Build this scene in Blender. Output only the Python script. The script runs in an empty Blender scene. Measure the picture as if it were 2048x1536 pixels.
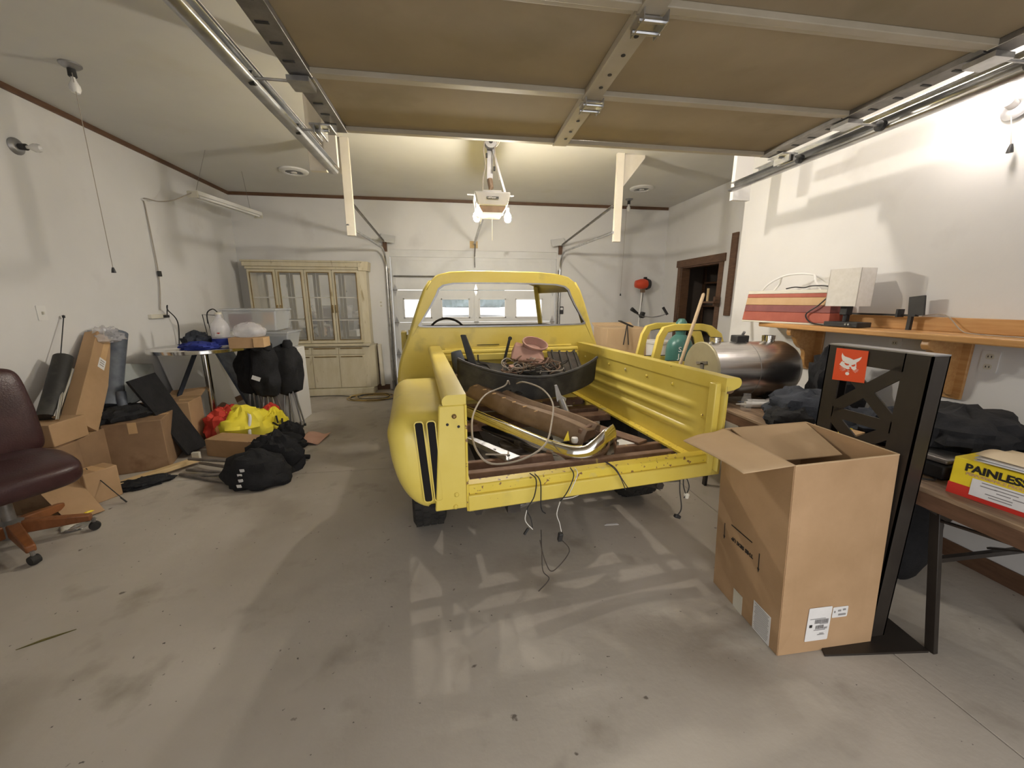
import bpy, math, random
from mathutils import Vector as V, Matrix, noise
from math import sin, cos, pi, radians as rad
random.seed(7)
S = bpy.context.scene
COL = S.collection
# ---------------------------------------------------------------- camera
H = 1.5
cd = bpy.data.cameras.new('camera'); cam = bpy.data.objects.new('camera', cd); COL.objects.link(cam); S.camera = cam
cd.sensor_fit = 'HORIZONTAL'; cd.sensor_width = 36.0; cd.lens = 36.0*770/2048; cd.clip_start = .02; cd.clip_end = 300
cam.location = (0, 0, H); cam.rotation_euler = (rad(90-12.166), 0, rad(-8.378))
# ---------------------------------------------------------------- world, exposure, lights
W = bpy.data.worlds.new('world'); S.world = W; W.use_nodes = True
bg = W.node_tree.nodes['Background']; bg.inputs[0].default_value = (1.0, .975, .955, 1); bg.inputs[1].default_value = 1.5
vs = S.view_settings; vs.view_transform = 'Standard'; vs.look = 'None'; vs.gamma = 1; vs.use_curve_mapping = False
vs.exposure = 0.70
BULB_OPENER = 640.0; BULB_WALL = 160.0; BULB_CEIL = 780.0
def portal(name, loc, rot, sx, sy):
    l = bpy.data.lights.new(name, 'AREA'); l.shape = 'RECTANGLE'; l.size = sx; l.size_y = sy; l.cycles.is_portal = True
    o = bpy.data.objects.new(name, l); COL.objects.link(o); o.location = loc; o.rotation_euler = rot
portal('front_opening_portal', (.75, -.42, 1.16), (rad(90), 0, 0), 2.9, 2.36)
portal('back_window_portal', (.35, 6.95, 1.38), (rad(-90), 0, 0), 2.5, .36)
# ---------------------------------------------------------------- materials
def mat(name, c1, c2=None, scale=4, rough=.6, metal=0, bump=0, bscale=40, stretch=(1, 1, 1), lo=.35, hi=.65, spec=.5, spots=None, emis=None, trans=0, alpha=1, ior=1.45, coat=0):
    m = bpy.data.materials.new(name); m.use_nodes = True; nt = m.node_tree; N = nt.nodes; L = nt.links
    b = N['Principled BSDF']; b.inputs['Roughness'].default_value = rough; b.inputs['Metallic'].default_value = metal
    b.inputs['Specular IOR Level'].default_value = spec; b.inputs['IOR'].default_value = ior
    b.inputs['Transmission Weight'].default_value = trans; b.inputs['Alpha'].default_value = alpha
    b.inputs['Coat Weight'].default_value = coat
    b.inputs['Base Color'].default_value = (*c1, 1)
    tc = N.new('ShaderNodeTexCoord'); mp = N.new('ShaderNodeMapping'); mp.inputs['Scale'].default_value = stretch
    L.new(tc.outputs['Object'], mp.inputs[0])
    out = None
    if c2:
        n = N.new('ShaderNodeTexNoise'); n.inputs['Scale'].default_value = scale; n.inputs['Detail'].default_value = 6; n.inputs['Roughness'].default_value = .6
        L.new(mp.outputs[0], n.inputs[0]); r = N.new('ShaderNodeValToRGB')
        r.color_ramp.elements[0].position = lo; r.color_ramp.elements[1].position = hi
        r.color_ramp.elements[0].color = (*c1, 1); r.color_ramp.elements[1].color = (*c2, 1)
        L.new(n.outputs[0], r.inputs[0]); out = r.outputs[0]
    for sp in (spots or []):
        col, sc, th, wd = sp
        n = N.new('ShaderNodeTexNoise'); n.inputs['Scale'].default_value = sc; n.inputs['Detail'].default_value = 5
        L.new(mp.outputs[0], n.inputs[0]); mr = N.new('ShaderNodeMapRange'); mr.inputs[1].default_value = th; mr.inputs[2].default_value = th+wd
        L.new(n.outputs[0], mr.inputs[0]); mx = N.new('ShaderNodeMix'); mx.data_type = 'RGBA'
        L.new(mr.outputs[0], mx.inputs[0])
        if out: L.new(out, mx.inputs[6])
        else: mx.inputs[6].default_value = (*c1, 1)
        mx.inputs[7].default_value = (*col, 1); out = mx.outputs[2]
    if out: L.new(out, b.inputs['Base Color'])
    if bump:
        n = N.new('ShaderNodeTexNoise'); n.inputs['Scale'].default_value = bscale; n.inputs['Detail'].default_value = 4
        L.new(mp.outputs[0], n.inputs[0]); bp = N.new('ShaderNodeBump'); bp.inputs['Strength'].default_value = bump; bp.inputs['Distance'].default_value = .01
        L.new(n.outputs[0], bp.inputs['Height']); L.new(bp.outputs[0], b.inputs['Normal'])
    if emis: b.inputs['Emission Color'].default_value = (*emis[:3], 1); b.inputs['Emission Strength'].default_value = emis[3]
    return m
M = {}
M['wall'] = mat('wall_paint', (.66, .65, .635), (.72, .71, .70), .8, rough=.75, bump=.04, bscale=60, spots=[((.52, .50, .48), 1.7, .60, .25)])
M['ceil'] = mat('ceiling_paint', (.60, .59, .565), (.66, .65, .62), .7, rough=.85, spots=[((.58, .55, .48), 1.1, .60, .2)])
M['conc'] = mat('concrete', (.375, .335, .285), (.475, .435, .38), .9, rough=.72, spec=.3, bump=.12, bscale=35, lo=.3, hi=.7,
    spots=[((.29, .25, .205), 1.3, .54, .2), ((.27, .235, .19), 4.5, .58, .25), ((.46, .43, .375), 3.1, .62, .2), ((.10, .09, .08), 34, .712, .02), ((.15, .13, .11), 13, .735, .03)])
M['joint'] = mat('joint_dirt', (.10, .09, .08), rough=.9)
M['brown'] = mat('brown_stained_trim', (.10, .052, .030), (.15, .08, .045), 8, rough=.5, stretch=(1, 1, 6))
M['tan'] = mat('aged_door_panel', (.37, .30, .20), (.31, .25, .165), 1.6, rough=.85, spec=.25, spots=[((.25, .205, .125), 2.2, .58, .2)])
M['tanrail'] = mat('door_rail_paint', (.40, .35, .26), (.46, .41, .32), 4, rough=.5)
M['doorwhite'] = mat('door_white', (.60, .60, .59), (.68, .68, .67), 2, rough=.5, spots=[((.45, .44, .42), 3, .66, .1)])
M['galv'] = mat('galvanised_steel', (.42, .42, .42), (.60, .60, .60), 12, rough=.32, metal=.95, bump=.05)
M['galvdark'] = mat('dull_steel', (.20, .19, .18), (.32, .30, .28), 10, rough=.45, metal=.7)
M['cream'] = mat('cream_lumber_paint', (.62, .57, .47), (.68, .63, .54), 4, rough=.6)
M['yellow'] = mat('yellow_car_paint', (.66, .51, .085), (.72, .58, .13), 2.5, rough=.33, coat=.15, spots=[((.50, .40, .10), 3.5, .62, .12), ((.28, .17, .06), 30, .74, .02)])
M['yellowrust'] = mat('chipped_yellow_paint', (.66, .50, .05), (.70, .54, .08), 3, rough=.5, spots=[((.20, .10, .045), 48, .62, .03), ((.50, .42, .18), 9, .58, .1)])
M['rust'] = mat('rusty_brown_steel', (.12, .062, .038), (.20, .12, .08), 9, rough=.75, bump=.2, spots=[((.50, .39, .10), 7, .66, .03)])
M['frame'] = mat('dark_chassis', (.030, .026, .022), (.07, .055, .045), 10, rough=.8)
M['dashbrown'] = mat('brown_dash_plastic', (.15, .095, .055), (.24, .165, .11), 6, rough=.6, bump=.1)
M['black'] = mat('black_plastic', (.018, .018, .019), (.035, .034, .033), 8, rough=.5)
M['dusty'] = mat('dusty_black_plastic', (.022, .021, .02), (.085, .078, .065), 5, rough=.6, lo=.45, hi=.75)
M['rubber'] = mat('tire_rubber', (.02, .019, .018), (.04, .037, .033), 14, rough=.85, bump=.3)
M['chrome'] = mat('chrome', (.80, .80, .80), (.66, .63, .56), 6, rough=.12, metal=1)
M['steel'] = mat('brushed_stainless', (.45, .43, .42), (.55, .53, .51), 5, rough=.27, metal=1, stretch=(1, 18, 18))
M['alu'] = mat('grey_aluminium', (.30, .30, .31), (.42, .42, .43), 8, rough=.4, metal=.8)
M['card'] = mat('cardboard', (.38, .24, .125), (.45, .29, .16), 3, rough=.8, bump=.05, bscale=90)
M['cardin'] = mat('cardboard_inside', (.47, .33, .19), (.52, .37, .22), 3, rough=.85)
M['carddark'] = mat('worn_cardboard', (.22, .135, .075), (.31, .195, .11), 3, rough=.85, spots=[((.16, .085, .04), 2.5, .6, .1)])
M['paper'] = mat('white_paper', (.74, .73, .72), (.68, .67, .66), 10, rough=.7)
M['ink'] = mat('black_ink', (.015, .013, .012), rough=.6)
M['inkgrey'] = mat('grey_print', (.25, .24, .24), rough=.7)
M['wood'] = mat('varnished_pine', (.48, .245, .085), (.58, .33, .13), 5, rough=.35, stretch=(9, .8, 9), spots=[((.22, .09, .03), 3.2, .72, .04)])
M['plank'] = mat('raw_lumber', (.56, .40, .20), (.64, .47, .25), 5, rough=.7, stretch=(1.5, 1.5, 8))
M['tablewood'] = mat('worn_table_wood', (.15, .092, .055), (.35, .25, .16), 4, rough=.55, stretch=(12, 1, 12), lo=.35, hi=.7)
M['woodedge'] = mat('table_edge', (.085, .045, .025), (.14, .075, .045), 6, rough=.5, stretch=(1, 1, 6))
M['handle'] = mat('broom_wood', (.42, .32, .20), (.50, .38, .25), 7, rough=.6, stretch=(6, 6, 1))
M['stand'] = mat('brown_black_powdercoat', (.022, .017, .014), (.03, .024, .019), 6, rough=.42)
M['orange'] = mat('orange_sign', (.72, .085, .025), rough=.4)
M['signwhite'] = mat('white_print', (.80, .78, .76), rough=.5)
M['leather'] = mat('burgundy_leather', (.035, .013, .014), (.055, .022, .022), 7, rough=.33, bump=.15, bscale=120)
M['chairwood'] = mat('chair_wood', (.17, .06, .02), (.24, .09, .032), 6, rough=.4, stretch=(4, 1, 1))
M['hutch'] = mat('antiqued_cream_paint', (.55, .485, .335), (.62, .56, .42), 5, rough=.5, stretch=(2, 2, .6), spots=[((.36, .29, .17), 6, .64, .1)])
M['gold'] = mat('aged_brass', (.26, .17, .07), (.38, .27, .12), 9, rough=.4, metal=.8)
M['mirror'] = mat('mirror', (.72, .72, .68), rough=.03, metal=1)
M['glass'] = mat('clear_glass', (1, 1, 1), rough=.02, alpha=.12, spec=.6)
M['plastic'] = mat('translucent_plastic', (.62, .64, .66), rough=.25, alpha=.45)
M['bag'] = mat('clear_bag', (.80, .78, .80), rough=.18, alpha=.40, bump=.6, bscale=25)
M['fabric'] = mat('black_fabric', (.006, .006, .007), (.014, .014, .016), 9, rough=.85, bump=.3, bscale=60)
M['denim'] = mat('dark_navy_fabric', (.018, .022, .032), (.04, .046, .06), 7, rough=.85, bump=.3, bscale=90)
M['blue'] = mat('royal_blue_fabric', (.01, .02, .16), (.02, .035, .24), 6, rough=.8)
M['bluegrey'] = mat('blue_grey_vinyl', (.06, .072, .095), (.14, .155, .18), 5, rough=.55)
M['white'] = mat('white_plastic', (.72, .71, .69), rough=.4)
M['offwhite'] = mat('yellowed_plastic', (.60, .57, .47), (.66, .63, .54), 4, rough=.45)
M['greywhite'] = mat('grey_opener_shell', (.34, .33, .32), (.40, .39, .38), 5, rough=.5)
M['shade1'] = mat('lamp_shade_linen', (.66, .63, .57), (.72, .69, .64), 30, rough=.8)
M['red'] = mat('red_print', (.50, .03, .025), rough=.5)
M['redwood'] = mat('red_stripe', (.34, .075, .045), (.40, .10, .06), 9, rough=.55)
M['maroon'] = mat('maroon_stripe', (.20, .055, .05), (.25, .075, .065), 9, rough=.55)
M['sand'] = mat('sand_stripe', (.52, .33, .16), (.58, .38, .20), 9, rough=.6)
M['green'] = mat('teal_green_cylinder_paint', (.045, .14, .125), (.06, .18, .16), 5, rough=.35)
M['orangered'] = mat('orange_red_plastic', (.60, .07, .03), rough=.35)
M['flag'] = mat('yellow_cloth', (.80, .66, .03), (.86, .74, .08), 3, rough=.75)
M['flagred'] = mat('red_cloth', (.48, .03, .02), (.58, .06, .035), 6, rough=.75)
M['flagorange'] = mat('tan_cloth', (.70, .33, .12), rough=.75)
M['cablewire'] = mat('yellow_cable', (.50, .34, .10), rough=.5)
M['greywire'] = mat('grey_wire', (.34, .30, .25), rough=.5)
M['whitewire'] = mat('white_cord', (.70, .68, .62), rough=.5)
M['pink'] = mat('dusty_pink_duct', (.36, .20, .16), (.44, .27, .22), 6, rough=.7)
M['boxyellow'] = mat('box_yellow', (.80, .62, .03), rough=.35)
M['boxred'] = mat('box_red', (.55, .035, .025), rough=.35)
M['manila'] = mat('manila_folder', (.74, .60, .40), rough=.7)
M['salmon'] = mat('salmon_paper', (.55, .32, .24), (.60, .36, .28), 6, rough=.8)
M['leaf'] = mat('dry_leaf', (.12, .10, .025), rough=.8)
M['bulboff'] = mat('frosted_bulb', (.78, .77, .75), rough=.2)
M['bulbon'] = mat('lit_bulb_opener', (1, .9, .75), emis=(1, .94, .83, BULB_OPENER))
M['bulbwall'] = mat('lit_bulb_wall', (1, .93, .85), emis=(1, .90, .82, BULB_WALL))
M['bulbceil'] = mat('lit_bulb_ceiling', (1, .93, .85), emis=(1, .91, .80, BULB_CEIL))
M['lens'] = mat('opener_lens', (.85, .8, .72), rough=.4)
M['ground'] = mat('outside_ground', (.55, .56, .58), (.66, .67, .70), .6, rough=.9)
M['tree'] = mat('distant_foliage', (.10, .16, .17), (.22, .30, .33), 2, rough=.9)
M['poly'] = mat('stain_dark', (.30, .27, .235), rough=.6)
M['recess_shade'] = mat('painted_recess_shade', (.006, .005, .005), rough=.9)  # near-black that paints in the shade inside slots and gaps
# ---------------------------------------------------------------- mesh helpers
class MB:
    def __init__(s): s.v = []; s.f = []
    def add(s, vs, fs):
        n = len(s.v); s.v += [V(p) for p in vs]; s.f += [tuple(i+n for i in f) for f in fs]; return s
    def hexa(s, p):   # 4 bottom ccw, 4 top ccw
        return s.add(p, [(3, 2, 1, 0), (4, 5, 6, 7), (0, 1, 5, 4), (1, 2, 6, 5), (2, 3, 7, 6), (3, 0, 4, 7)])
    def box(s, x0, x1, y0, y1, z0, z1):
        return s.hexa([(x0, y0, z0), (x1, y0, z0), (x1, y1, z0), (x0, y1, z0), (x0, y0, z1), (x1, y0, z1), (x1, y1, z1), (x0, y1, z1)])
    def obox(s, c, ax, ay, az):   # centre and half axes
        c, ax, ay, az = map(V, (c, ax, ay, az))
        return s.hexa([c-ax-ay-az, c+ax-ay-az, c+ax+ay-az, c-ax+ay-az, c-ax-ay+az, c+ax-ay+az, c+ax+ay+az, c-ax+ay+az])
    def rbox(s, c, sx, sy, sz, rz=0, rx=0, ry=0):
        R = Matrix.Rotation(rz, 3, 'Z') @ Matrix.Rotation(ry, 3, 'Y') @ Matrix.Rotation(rx, 3, 'X')
        return s.obox(c, R @ V((sx/2, 0, 0)), R @ V((0, sy/2, 0)), R @ V((0, 0, sz/2)))
    def bar(s, a, b, w, t, up=(0, 0, 1)):
        a, b, up = V(a), V(b), V(up); d = (b-a); n = d.cross(up)
        if n.length < 1e-6: n = d.cross(V((1, 0, 0)))
        n.normalize(); q = n.cross(d).normalized()
        return s.obox((a+b)/2, d/2, n*w/2, q*t/2)
    def tube(s, pts, r, seg=8, rr=None, closed=False):
        pts = [V(p) for p in pts]; n = len(pts); rings = []
        base = len(s.v); prev = None
        for i, p in enumerate(pts):
            if closed: d = pts[(i+1) % n]-pts[i-1]
            else: d = pts[min(i+1, n-1)]-pts[max(i-1, 0)]
            if d.length < 1e-9: d = V((0, 0, 1))
            d.normalize()
            if prev is None:
                a = d.cross(V((0, 0, 1)));
                if a.length < .05: a = d.cross(V((1, 0, 0)))
            else: a = prev - d*prev.dot(d)
            a.normalize(); prev = a; b = d.cross(a)
            R = rr[i] if rr else r
            for k in range(seg):
                t = 2*pi*k/seg; s.v.append(p+a*cos(t)*R+b*sin(t)*R)
        m = n if closed else n-1
        for i in range(m):
            for k in range(seg):
                i2 = (i+1) % n
                s.f.append((base+i*seg+k, base+i*seg+(k+1) % seg, base+i2*seg+(k+1) % seg, base+i2*seg+k))
        if not closed:
            s.f.append(tuple(base+k for k in range(seg))[::-1]); s.f.append(tuple(base+(n-1)*seg+k for k in range(seg)))
        return s
    def lathe(s, prof, c=(0, 0, 0), axis='Z', seg=24, sx=1, sy=1, R=None):
        base = len(s.v); c = V(c)
        if R is None:
            R = {'Z': Matrix.Identity(3), 'X': Matrix(((0, 0, 1), (0, 1, 0), (-1, 0, 0))), 'Y': Matrix(((1, 0, 0), (0, 0, 1), (0, -1, 0)))}[axis]
        for (r, h) in prof:
            for k in range(seg):
                t = 2*pi*k/seg; s.v.append(c + R @ V((r*cos(t)*sx, r*sin(t)*sy, h)))
        for i in range(len(prof)-1):
            for k in range(seg):
                s.f.append((base+i*seg+k, base+i*seg+(k+1) % seg, base+(i+1)*seg+(k+1) % seg, base+(i+1)*seg+k))
        if prof[0][0] > 1e-4: s.f.append(tuple(base+k for k in range(seg))[::-1])
        if prof[-1][0] > 1e-4: s.f.append(tuple(base+(len(prof)-1)*seg+k for k in range(seg)))
        return s
    def prism(s, poly, o, ax, ay, n):   # 2d polygon in frame o,ax,ay extruded by vector n
        o, ax, ay, n = map(V, (o, ax, ay, n)); k = len(poly)
        a = [o+ax*p[0]+ay*p[1] for p in poly]
        return s.add(a+[p+n for p in a], [tuple(range(k))[::-1], tuple(range(k, 2*k))]+[(i, (i+1) % k, k+(i+1) % k, k+i) for i in range(k)])
    def grid(s, fn, nu, nv, closeu=False):
        base = len(s.v)
        for i in range(nu):
            for j in range(nv): s.v.append(V(fn(i/(nu if closeu else nu-1), j/(nv-1))))
        for i in range(nu if closeu else nu-1):
            for j in range(nv-1):
                i2 = (i+1) % nu
                s.f.append((base+i*nv+j, base+i2*nv+j, base+i2*nv+j+1, base+i*nv+j+1))
        return s
    def ring(s, outer, inner, o, ax, ay, n):  # plate with a hole; equal point counts
        o, ax, ay, n = map(V, (o, ax, ay, n)); k = len(outer)
        P = [o+ax*p[0]+ay*p[1] for p in outer]+[o+ax*p[0]+ay*p[1] for p in inner]
        P += [p+n for p in P]; F = []
        for i in range(k):
            j = (i+1) % k
            F += [(i, k+i, k+j, j), (2*k+i, 2*k+j, 3*k+j, 3*k+i), (i, j, 2*k+j, 2*k+i), (k+j, k+i, 3*k+i, 3*k+j)]
        return s.add(P, F)
    def build(s, name, m, parent=None, local=False, smooth=True, bevel=0, thick=0, sub=0, label=None, ang=35, base=True):
        me = bpy.data.meshes.new(name)
        off = V((0, 0, 0)); vs_ = s.v
        if parent is not None:
            if not local:
                top = parent
                while top.parent: top = top.parent
                mi = (Matrix.Translation(top.location) @ Matrix.Rotation(top.rotation_euler[2], 4, 'Z')).inverted()
                vs_ = [mi @ p for p in s.v]
        elif base:
            lo = [min(p[i] for p in s.v) for i in range(3)]; hi = [max(p[i] for p in s.v) for i in range(3)]
            off = V(((lo[0]+hi[0])/2, (lo[1]+hi[1])/2, lo[2])); vs_ = [p-off for p in s.v]
        me.from_pydata([tuple(p) for p in vs_], [], s.f); me.materials.append(m)
        o = bpy.data.objects.new(name, me); COL.objects.link(o); o.location = off
        if parent is not None: o.parent = parent
        import bmesh
        b = bmesh.new(); b.from_mesh(me); bmesh.ops.recalc_face_normals(b, faces=b.faces)
        if smooth:
            for f in b.faces: f.smooth = True
            for e in b.edges:
                if len(e.link_faces) == 2 and e.calc_face_angle(0) > rad(ang): e.smooth = False
        b.to_mesh(me); b.free()
        if thick:
            md = o.modifiers.new('thickness', 'SOLIDIFY'); md.thickness = thick; md.offset = 0
        if bevel:
            md = o.modifiers.new('bevel', 'BEVEL'); md.width = bevel; md.segments = 2; md.limit_method = 'ANGLE'
        if sub:
            md = o.modifiers.new('sub', 'SUBSURF'); md.levels = sub; md.render_levels = sub
        if label: o['label'] = label
        return o
def thing(name, label, cat, loc=(0, 0, 0), rz=0, group=None):
    o = bpy.data.objects.new(name, None); COL.objects.link(o); o.location = loc; o.rotation_euler = (0, 0, rz)
    o.empty_display_size = .1; o['label'] = label; o['category'] = cat
    if group: o['group'] = group
    return o
def tag(o, label, cat, group=None):
    o['label'] = label; o['category'] = cat
    if group: o['group'] = group
    return o
def struct(o): o['kind'] = 'structure'; return o
def copytree(o, parent=None):
    c = o.copy(); COL.objects.link(c)
    if parent: c.parent = parent
    for ch in list(o.children): copytree(ch, c)
    return c
def bez(pts, n=8):   # catmull-rom smoothing
    P = [V(p) for p in pts]; out = []
    for i in range(len(P)-1):
        p0 = P[max(i-1, 0)]; p1 = P[i]; p2 = P[i+1]; p3 = P[min(i+2, len(P)-1)]
        for k in range(n):
            t = k/n
            out.append(.5*((2*p1)+(-p0+p2)*t+(2*p0-5*p1+4*p2-p3)*t*t+(-p0+3*p1-3*p2+p3)*t**3))
    out.append(P[-1]); return out
def rrect(w, h, r, n=4, cx=0, cy=0):
    out = []
    for qx, qy, a0 in ((1, 1, 0), (-1, 1, 90), (-1, -1, 180), (1, -1, 270)):
        for k in range(n+1):
            a = rad(a0+90*k/n); out.append((cx+qx*(w/2-r)+r*cos(a), cy+qy*(h/2-r)+r*sin(a)))
    return out
def text(s_, name, m, parent, o, ax, ay, size, off=.001, depth=.0006, bold=0):
    """flat lettering: o = left baseline corner, ax/ay = writing and up directions (world)"""
    cu = bpy.data.curves.new('t', 'FONT'); cu.body = s_; cu.size = size; cu.extrude = depth; cu.offset = bold; cu.resolution_u = 3
    t = bpy.data.objects.new('t', cu); COL.objects.link(t)
    dg = bpy.context.evaluated_depsgraph_get(); me = bpy.data.meshes.new_from_object(t.evaluated_get(dg))
    bpy.data.objects.remove(t)
    ax = V(ax).normalized(); ay = V(ay).normalized(); n = ax.cross(ay); o = V(o)
    mb = MB(); mb.v = [o+ax*p.co.x+ay*p.co.y+n*(p.co.z+off) for p in me.vertices]; mb.f = [tuple(q.vertices) for q in me.polygons]
    bpy.data.meshes.remove(me)
    return mb.build(name, m, parent, smooth=False)
def crumple(c, sx, sy, sz, seed=0, rz=0, amp=.35, nu=36, nv=20, fold=3.0, flat=.25):
    """heap of cloth: a flattened, folded blob resting on z=c.z"""
    R = Matrix.Rotation(rz, 3, 'Z'); c = V(c)
    mb = MB()
    def f(u, v):
        a = 2*pi*u; p = pi*(v-.5)
        d = V((cos(a)*cos(p), sin(a)*cos(p), sin(p)))
        q = d*fold+V((seed*7.3, seed*3.1, seed)); k = 1+amp*noise.noise(q)+amp*.55*abs(noise.noise(q*2.3))+amp*.25*noise.noise(q*5)
        z = d.z*k
        z = z*.5+.5 if z > -1 else 0
        z = max(0, z-flat)/(1-flat)
        return c+R @ V((d.x*k*sx/2, d.y*k*sy/2, z*sz))
    mb.grid(f, nu, nv, closeu=True); return mb
def sheet(fn, nu=24, nv=24): return MB().grid(fn, nu, nv)
# ================================================================ SETTING
XL, XR, XF, YB, YF, ZC = -3.30, 2.895, 3.79, 6.78, -.30, 3.10
# floor: slabs with recessed joints
fl = struct(MB().box(XL-.15, XF+.15, YF-.05, YB+.15, -.12, -.012).build('floor', M['joint']))
xs = [XL-.1, 1.845, XF+.1]; ys = [YF-.05, 3.42, YB+.12]
for i in range(2):
    for j in range(2):
        MB().box(xs[i]+.003, xs[i+1]-.003, ys[j]+.003, ys[j+1]-.003, -.012, 0).build('slab', M['conc'], fl, bevel=.002)
struct(MB().box(XL-.15, XF+.15, YF-.2, YB+.15, ZC, ZC+.1).build('ceiling', M['ceil']))
struct(MB().box(XL-.15, XL, YF-.2, YB+.15, 0, ZC).build('wall_left', M['wall']))
DX0, DX1, DZ = -1.02, 1.78, 2.21
struct(MB().box(XL, DX0, YB, YB+.15, 0, ZC).box(DX1, XF, YB, YB+.15, 0, ZC).box(DX0, DX1, YB, YB+.15, DZ+.11, ZC).build('wall_back', M['wall'], smooth=False))
FX0, FX1 = -.70, 2.20
struct(MB().box(XL, FX0, YF-.15, YF, 0, ZC).box(FX1, XR, YF-.15, YF, 0, ZC).box(FX0, FX1, YF-.15, YF, 2.36, ZC).build('wall_front', M['wall'], smooth=False))
struct(MB().box(XR, XR+.15, YF-.15, 3.74, 0, ZC).box(XR+.15, XF+.15, 3.6, 3.74, 0, ZC).build('wall_right', M['wall'], smooth=False))
CY0, CY1, CZ = 5.26, 6.22, 2.05
struct(MB().box(XF, XF+.15, 3.74, CY0, 0, ZC).box(XF, XF+.15, CY1, YB+.15, 0, ZC).box(XF, XF+.15, CY0, CY1, CZ, ZC).build('wall_far_right', M['wall'], smooth=False))
struct(MB().box(XL, XL+.018, YF, YB, ZC-.045, ZC).build('trim_1', M['brown']))
struct(MB().box(XL+.018, XF-.02, YB-.018, YB, ZC-.045, ZC).build('trim_2', M['brown']))
struct(MB().box(XR-.014, XR, YF, 3.74, 0, .10).build('baseboard_right', M['brown'], bevel=.003))
struct(MB().box(XL, DX0-.12, YB-.014, YB, 0, .09).box(DX1+.12, XF, YB-.014, YB, 0, .09).build('baseboard_back', M['brown'], bevel=.003))
struct(MB().box(XL, XL+.014, YF, YB-.02, 0, .09).build('baseboard_left', M['brown'], bevel=.003))
struct(MB().box(XF-.014, XF, 3.74, CY0-.12, 0, .09).box(XF-.014, XF, CY1+.12, YB-.02, 0, .09).build('baseboard_far_right', M['brown'], bevel=.003))
# header board above the back door and side jambs
struct(MB().box(DX0-.0, DX1, YB+.02, YB+.06, DZ, DZ+.115).build('trim_3', M['doorwhite']))
struct(MB().box(-1.36, -1.30, YB-.03, YB, 0, .80).build('trim_4', M['brown']))
# closet beyond the side door
d1 = struct(MB().box(XF-.02, XF+.0, CY0-.09, CY0, 0, CZ).box(XF-.02, XF, CY1, CY1+.09, 0, CZ).box(XF-.03, XF, CY0-.12, CY1+.12, CZ, CZ+.11).build('door_1', M['brown'], bevel=.003))
MB().box(XF, XF+.14, CY0, CY0+.02, 0, CZ).box(XF, XF+.14, CY1-.02, CY1, 0, CZ).box(XF, XF+.14, CY0, CY1, CZ-.02, CZ).build('jamb', M['brown'], d1)
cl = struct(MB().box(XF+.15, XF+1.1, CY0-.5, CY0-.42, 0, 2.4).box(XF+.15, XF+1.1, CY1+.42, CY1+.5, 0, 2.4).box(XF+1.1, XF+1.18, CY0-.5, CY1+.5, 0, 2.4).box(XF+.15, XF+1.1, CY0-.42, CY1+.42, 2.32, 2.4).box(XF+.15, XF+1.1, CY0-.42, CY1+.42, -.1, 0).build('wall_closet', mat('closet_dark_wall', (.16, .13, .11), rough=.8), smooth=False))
sh = thing('storage_shelf', 'dark wooden shelf unit inside the closet beyond the brown door frame', 'shelf', (XF+.85, 5.75, 0))
for z in (.5, .95, 1.4, 1.8): MB().box(XF+.65, XF+1.08, CY0-.35, CY1+.35, z, z+.025).build('shelf', M['brown'], sh)
for y in (CY0-.35, 5.75, CY1+.33): MB().box(XF+.65, XF+.69, y, y+.04, 0, 2.1).build('post', M['brown'], sh)
cols = [M['offwhite'], M['carddark'], M['bluegrey'], M['galvdark'], M['black'], M['offwhite']]
lev = {.975: 'lower', 1.425: 'middle', 1.825: 'top'}
for z in (.975, 1.425, 1.825):
    y = CY0-.1
    for k in range(5):
        r = random.uniform(.04, .075); h = random.uniform(.12, .24)
        if k % 2: o = MB().lathe([(r, 0), (r, h*.8), (r*.5, h*.9), (r*.45, h), (0, h)], (XF+.82, y, z), seg=14).build('jar', cols[k]); nm = 'jar'
        else: o = MB().box(XF+.74, XF+.9, y-r, y+r, z, z+h).build('carton', cols[k]); nm = 'carton'
        look = ['pale yellowed', 'worn brown', 'blue-grey', 'dull steel', 'black'][k]
        tag(o, f'{look} {nm} on the {lev[z]} shelf inside the dark closet', nm, 'clutter on the closet shelves')
        y += .21
# board hanging on the far right wall
tag(MB().box(XF-.03, XF-.001, 4.93, 5.04, 1.30, 2.40).build('wall_board', M['brown'], bevel=.003), 'tall dark brown board on the far right wall nearest the white corner', 'board')
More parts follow.
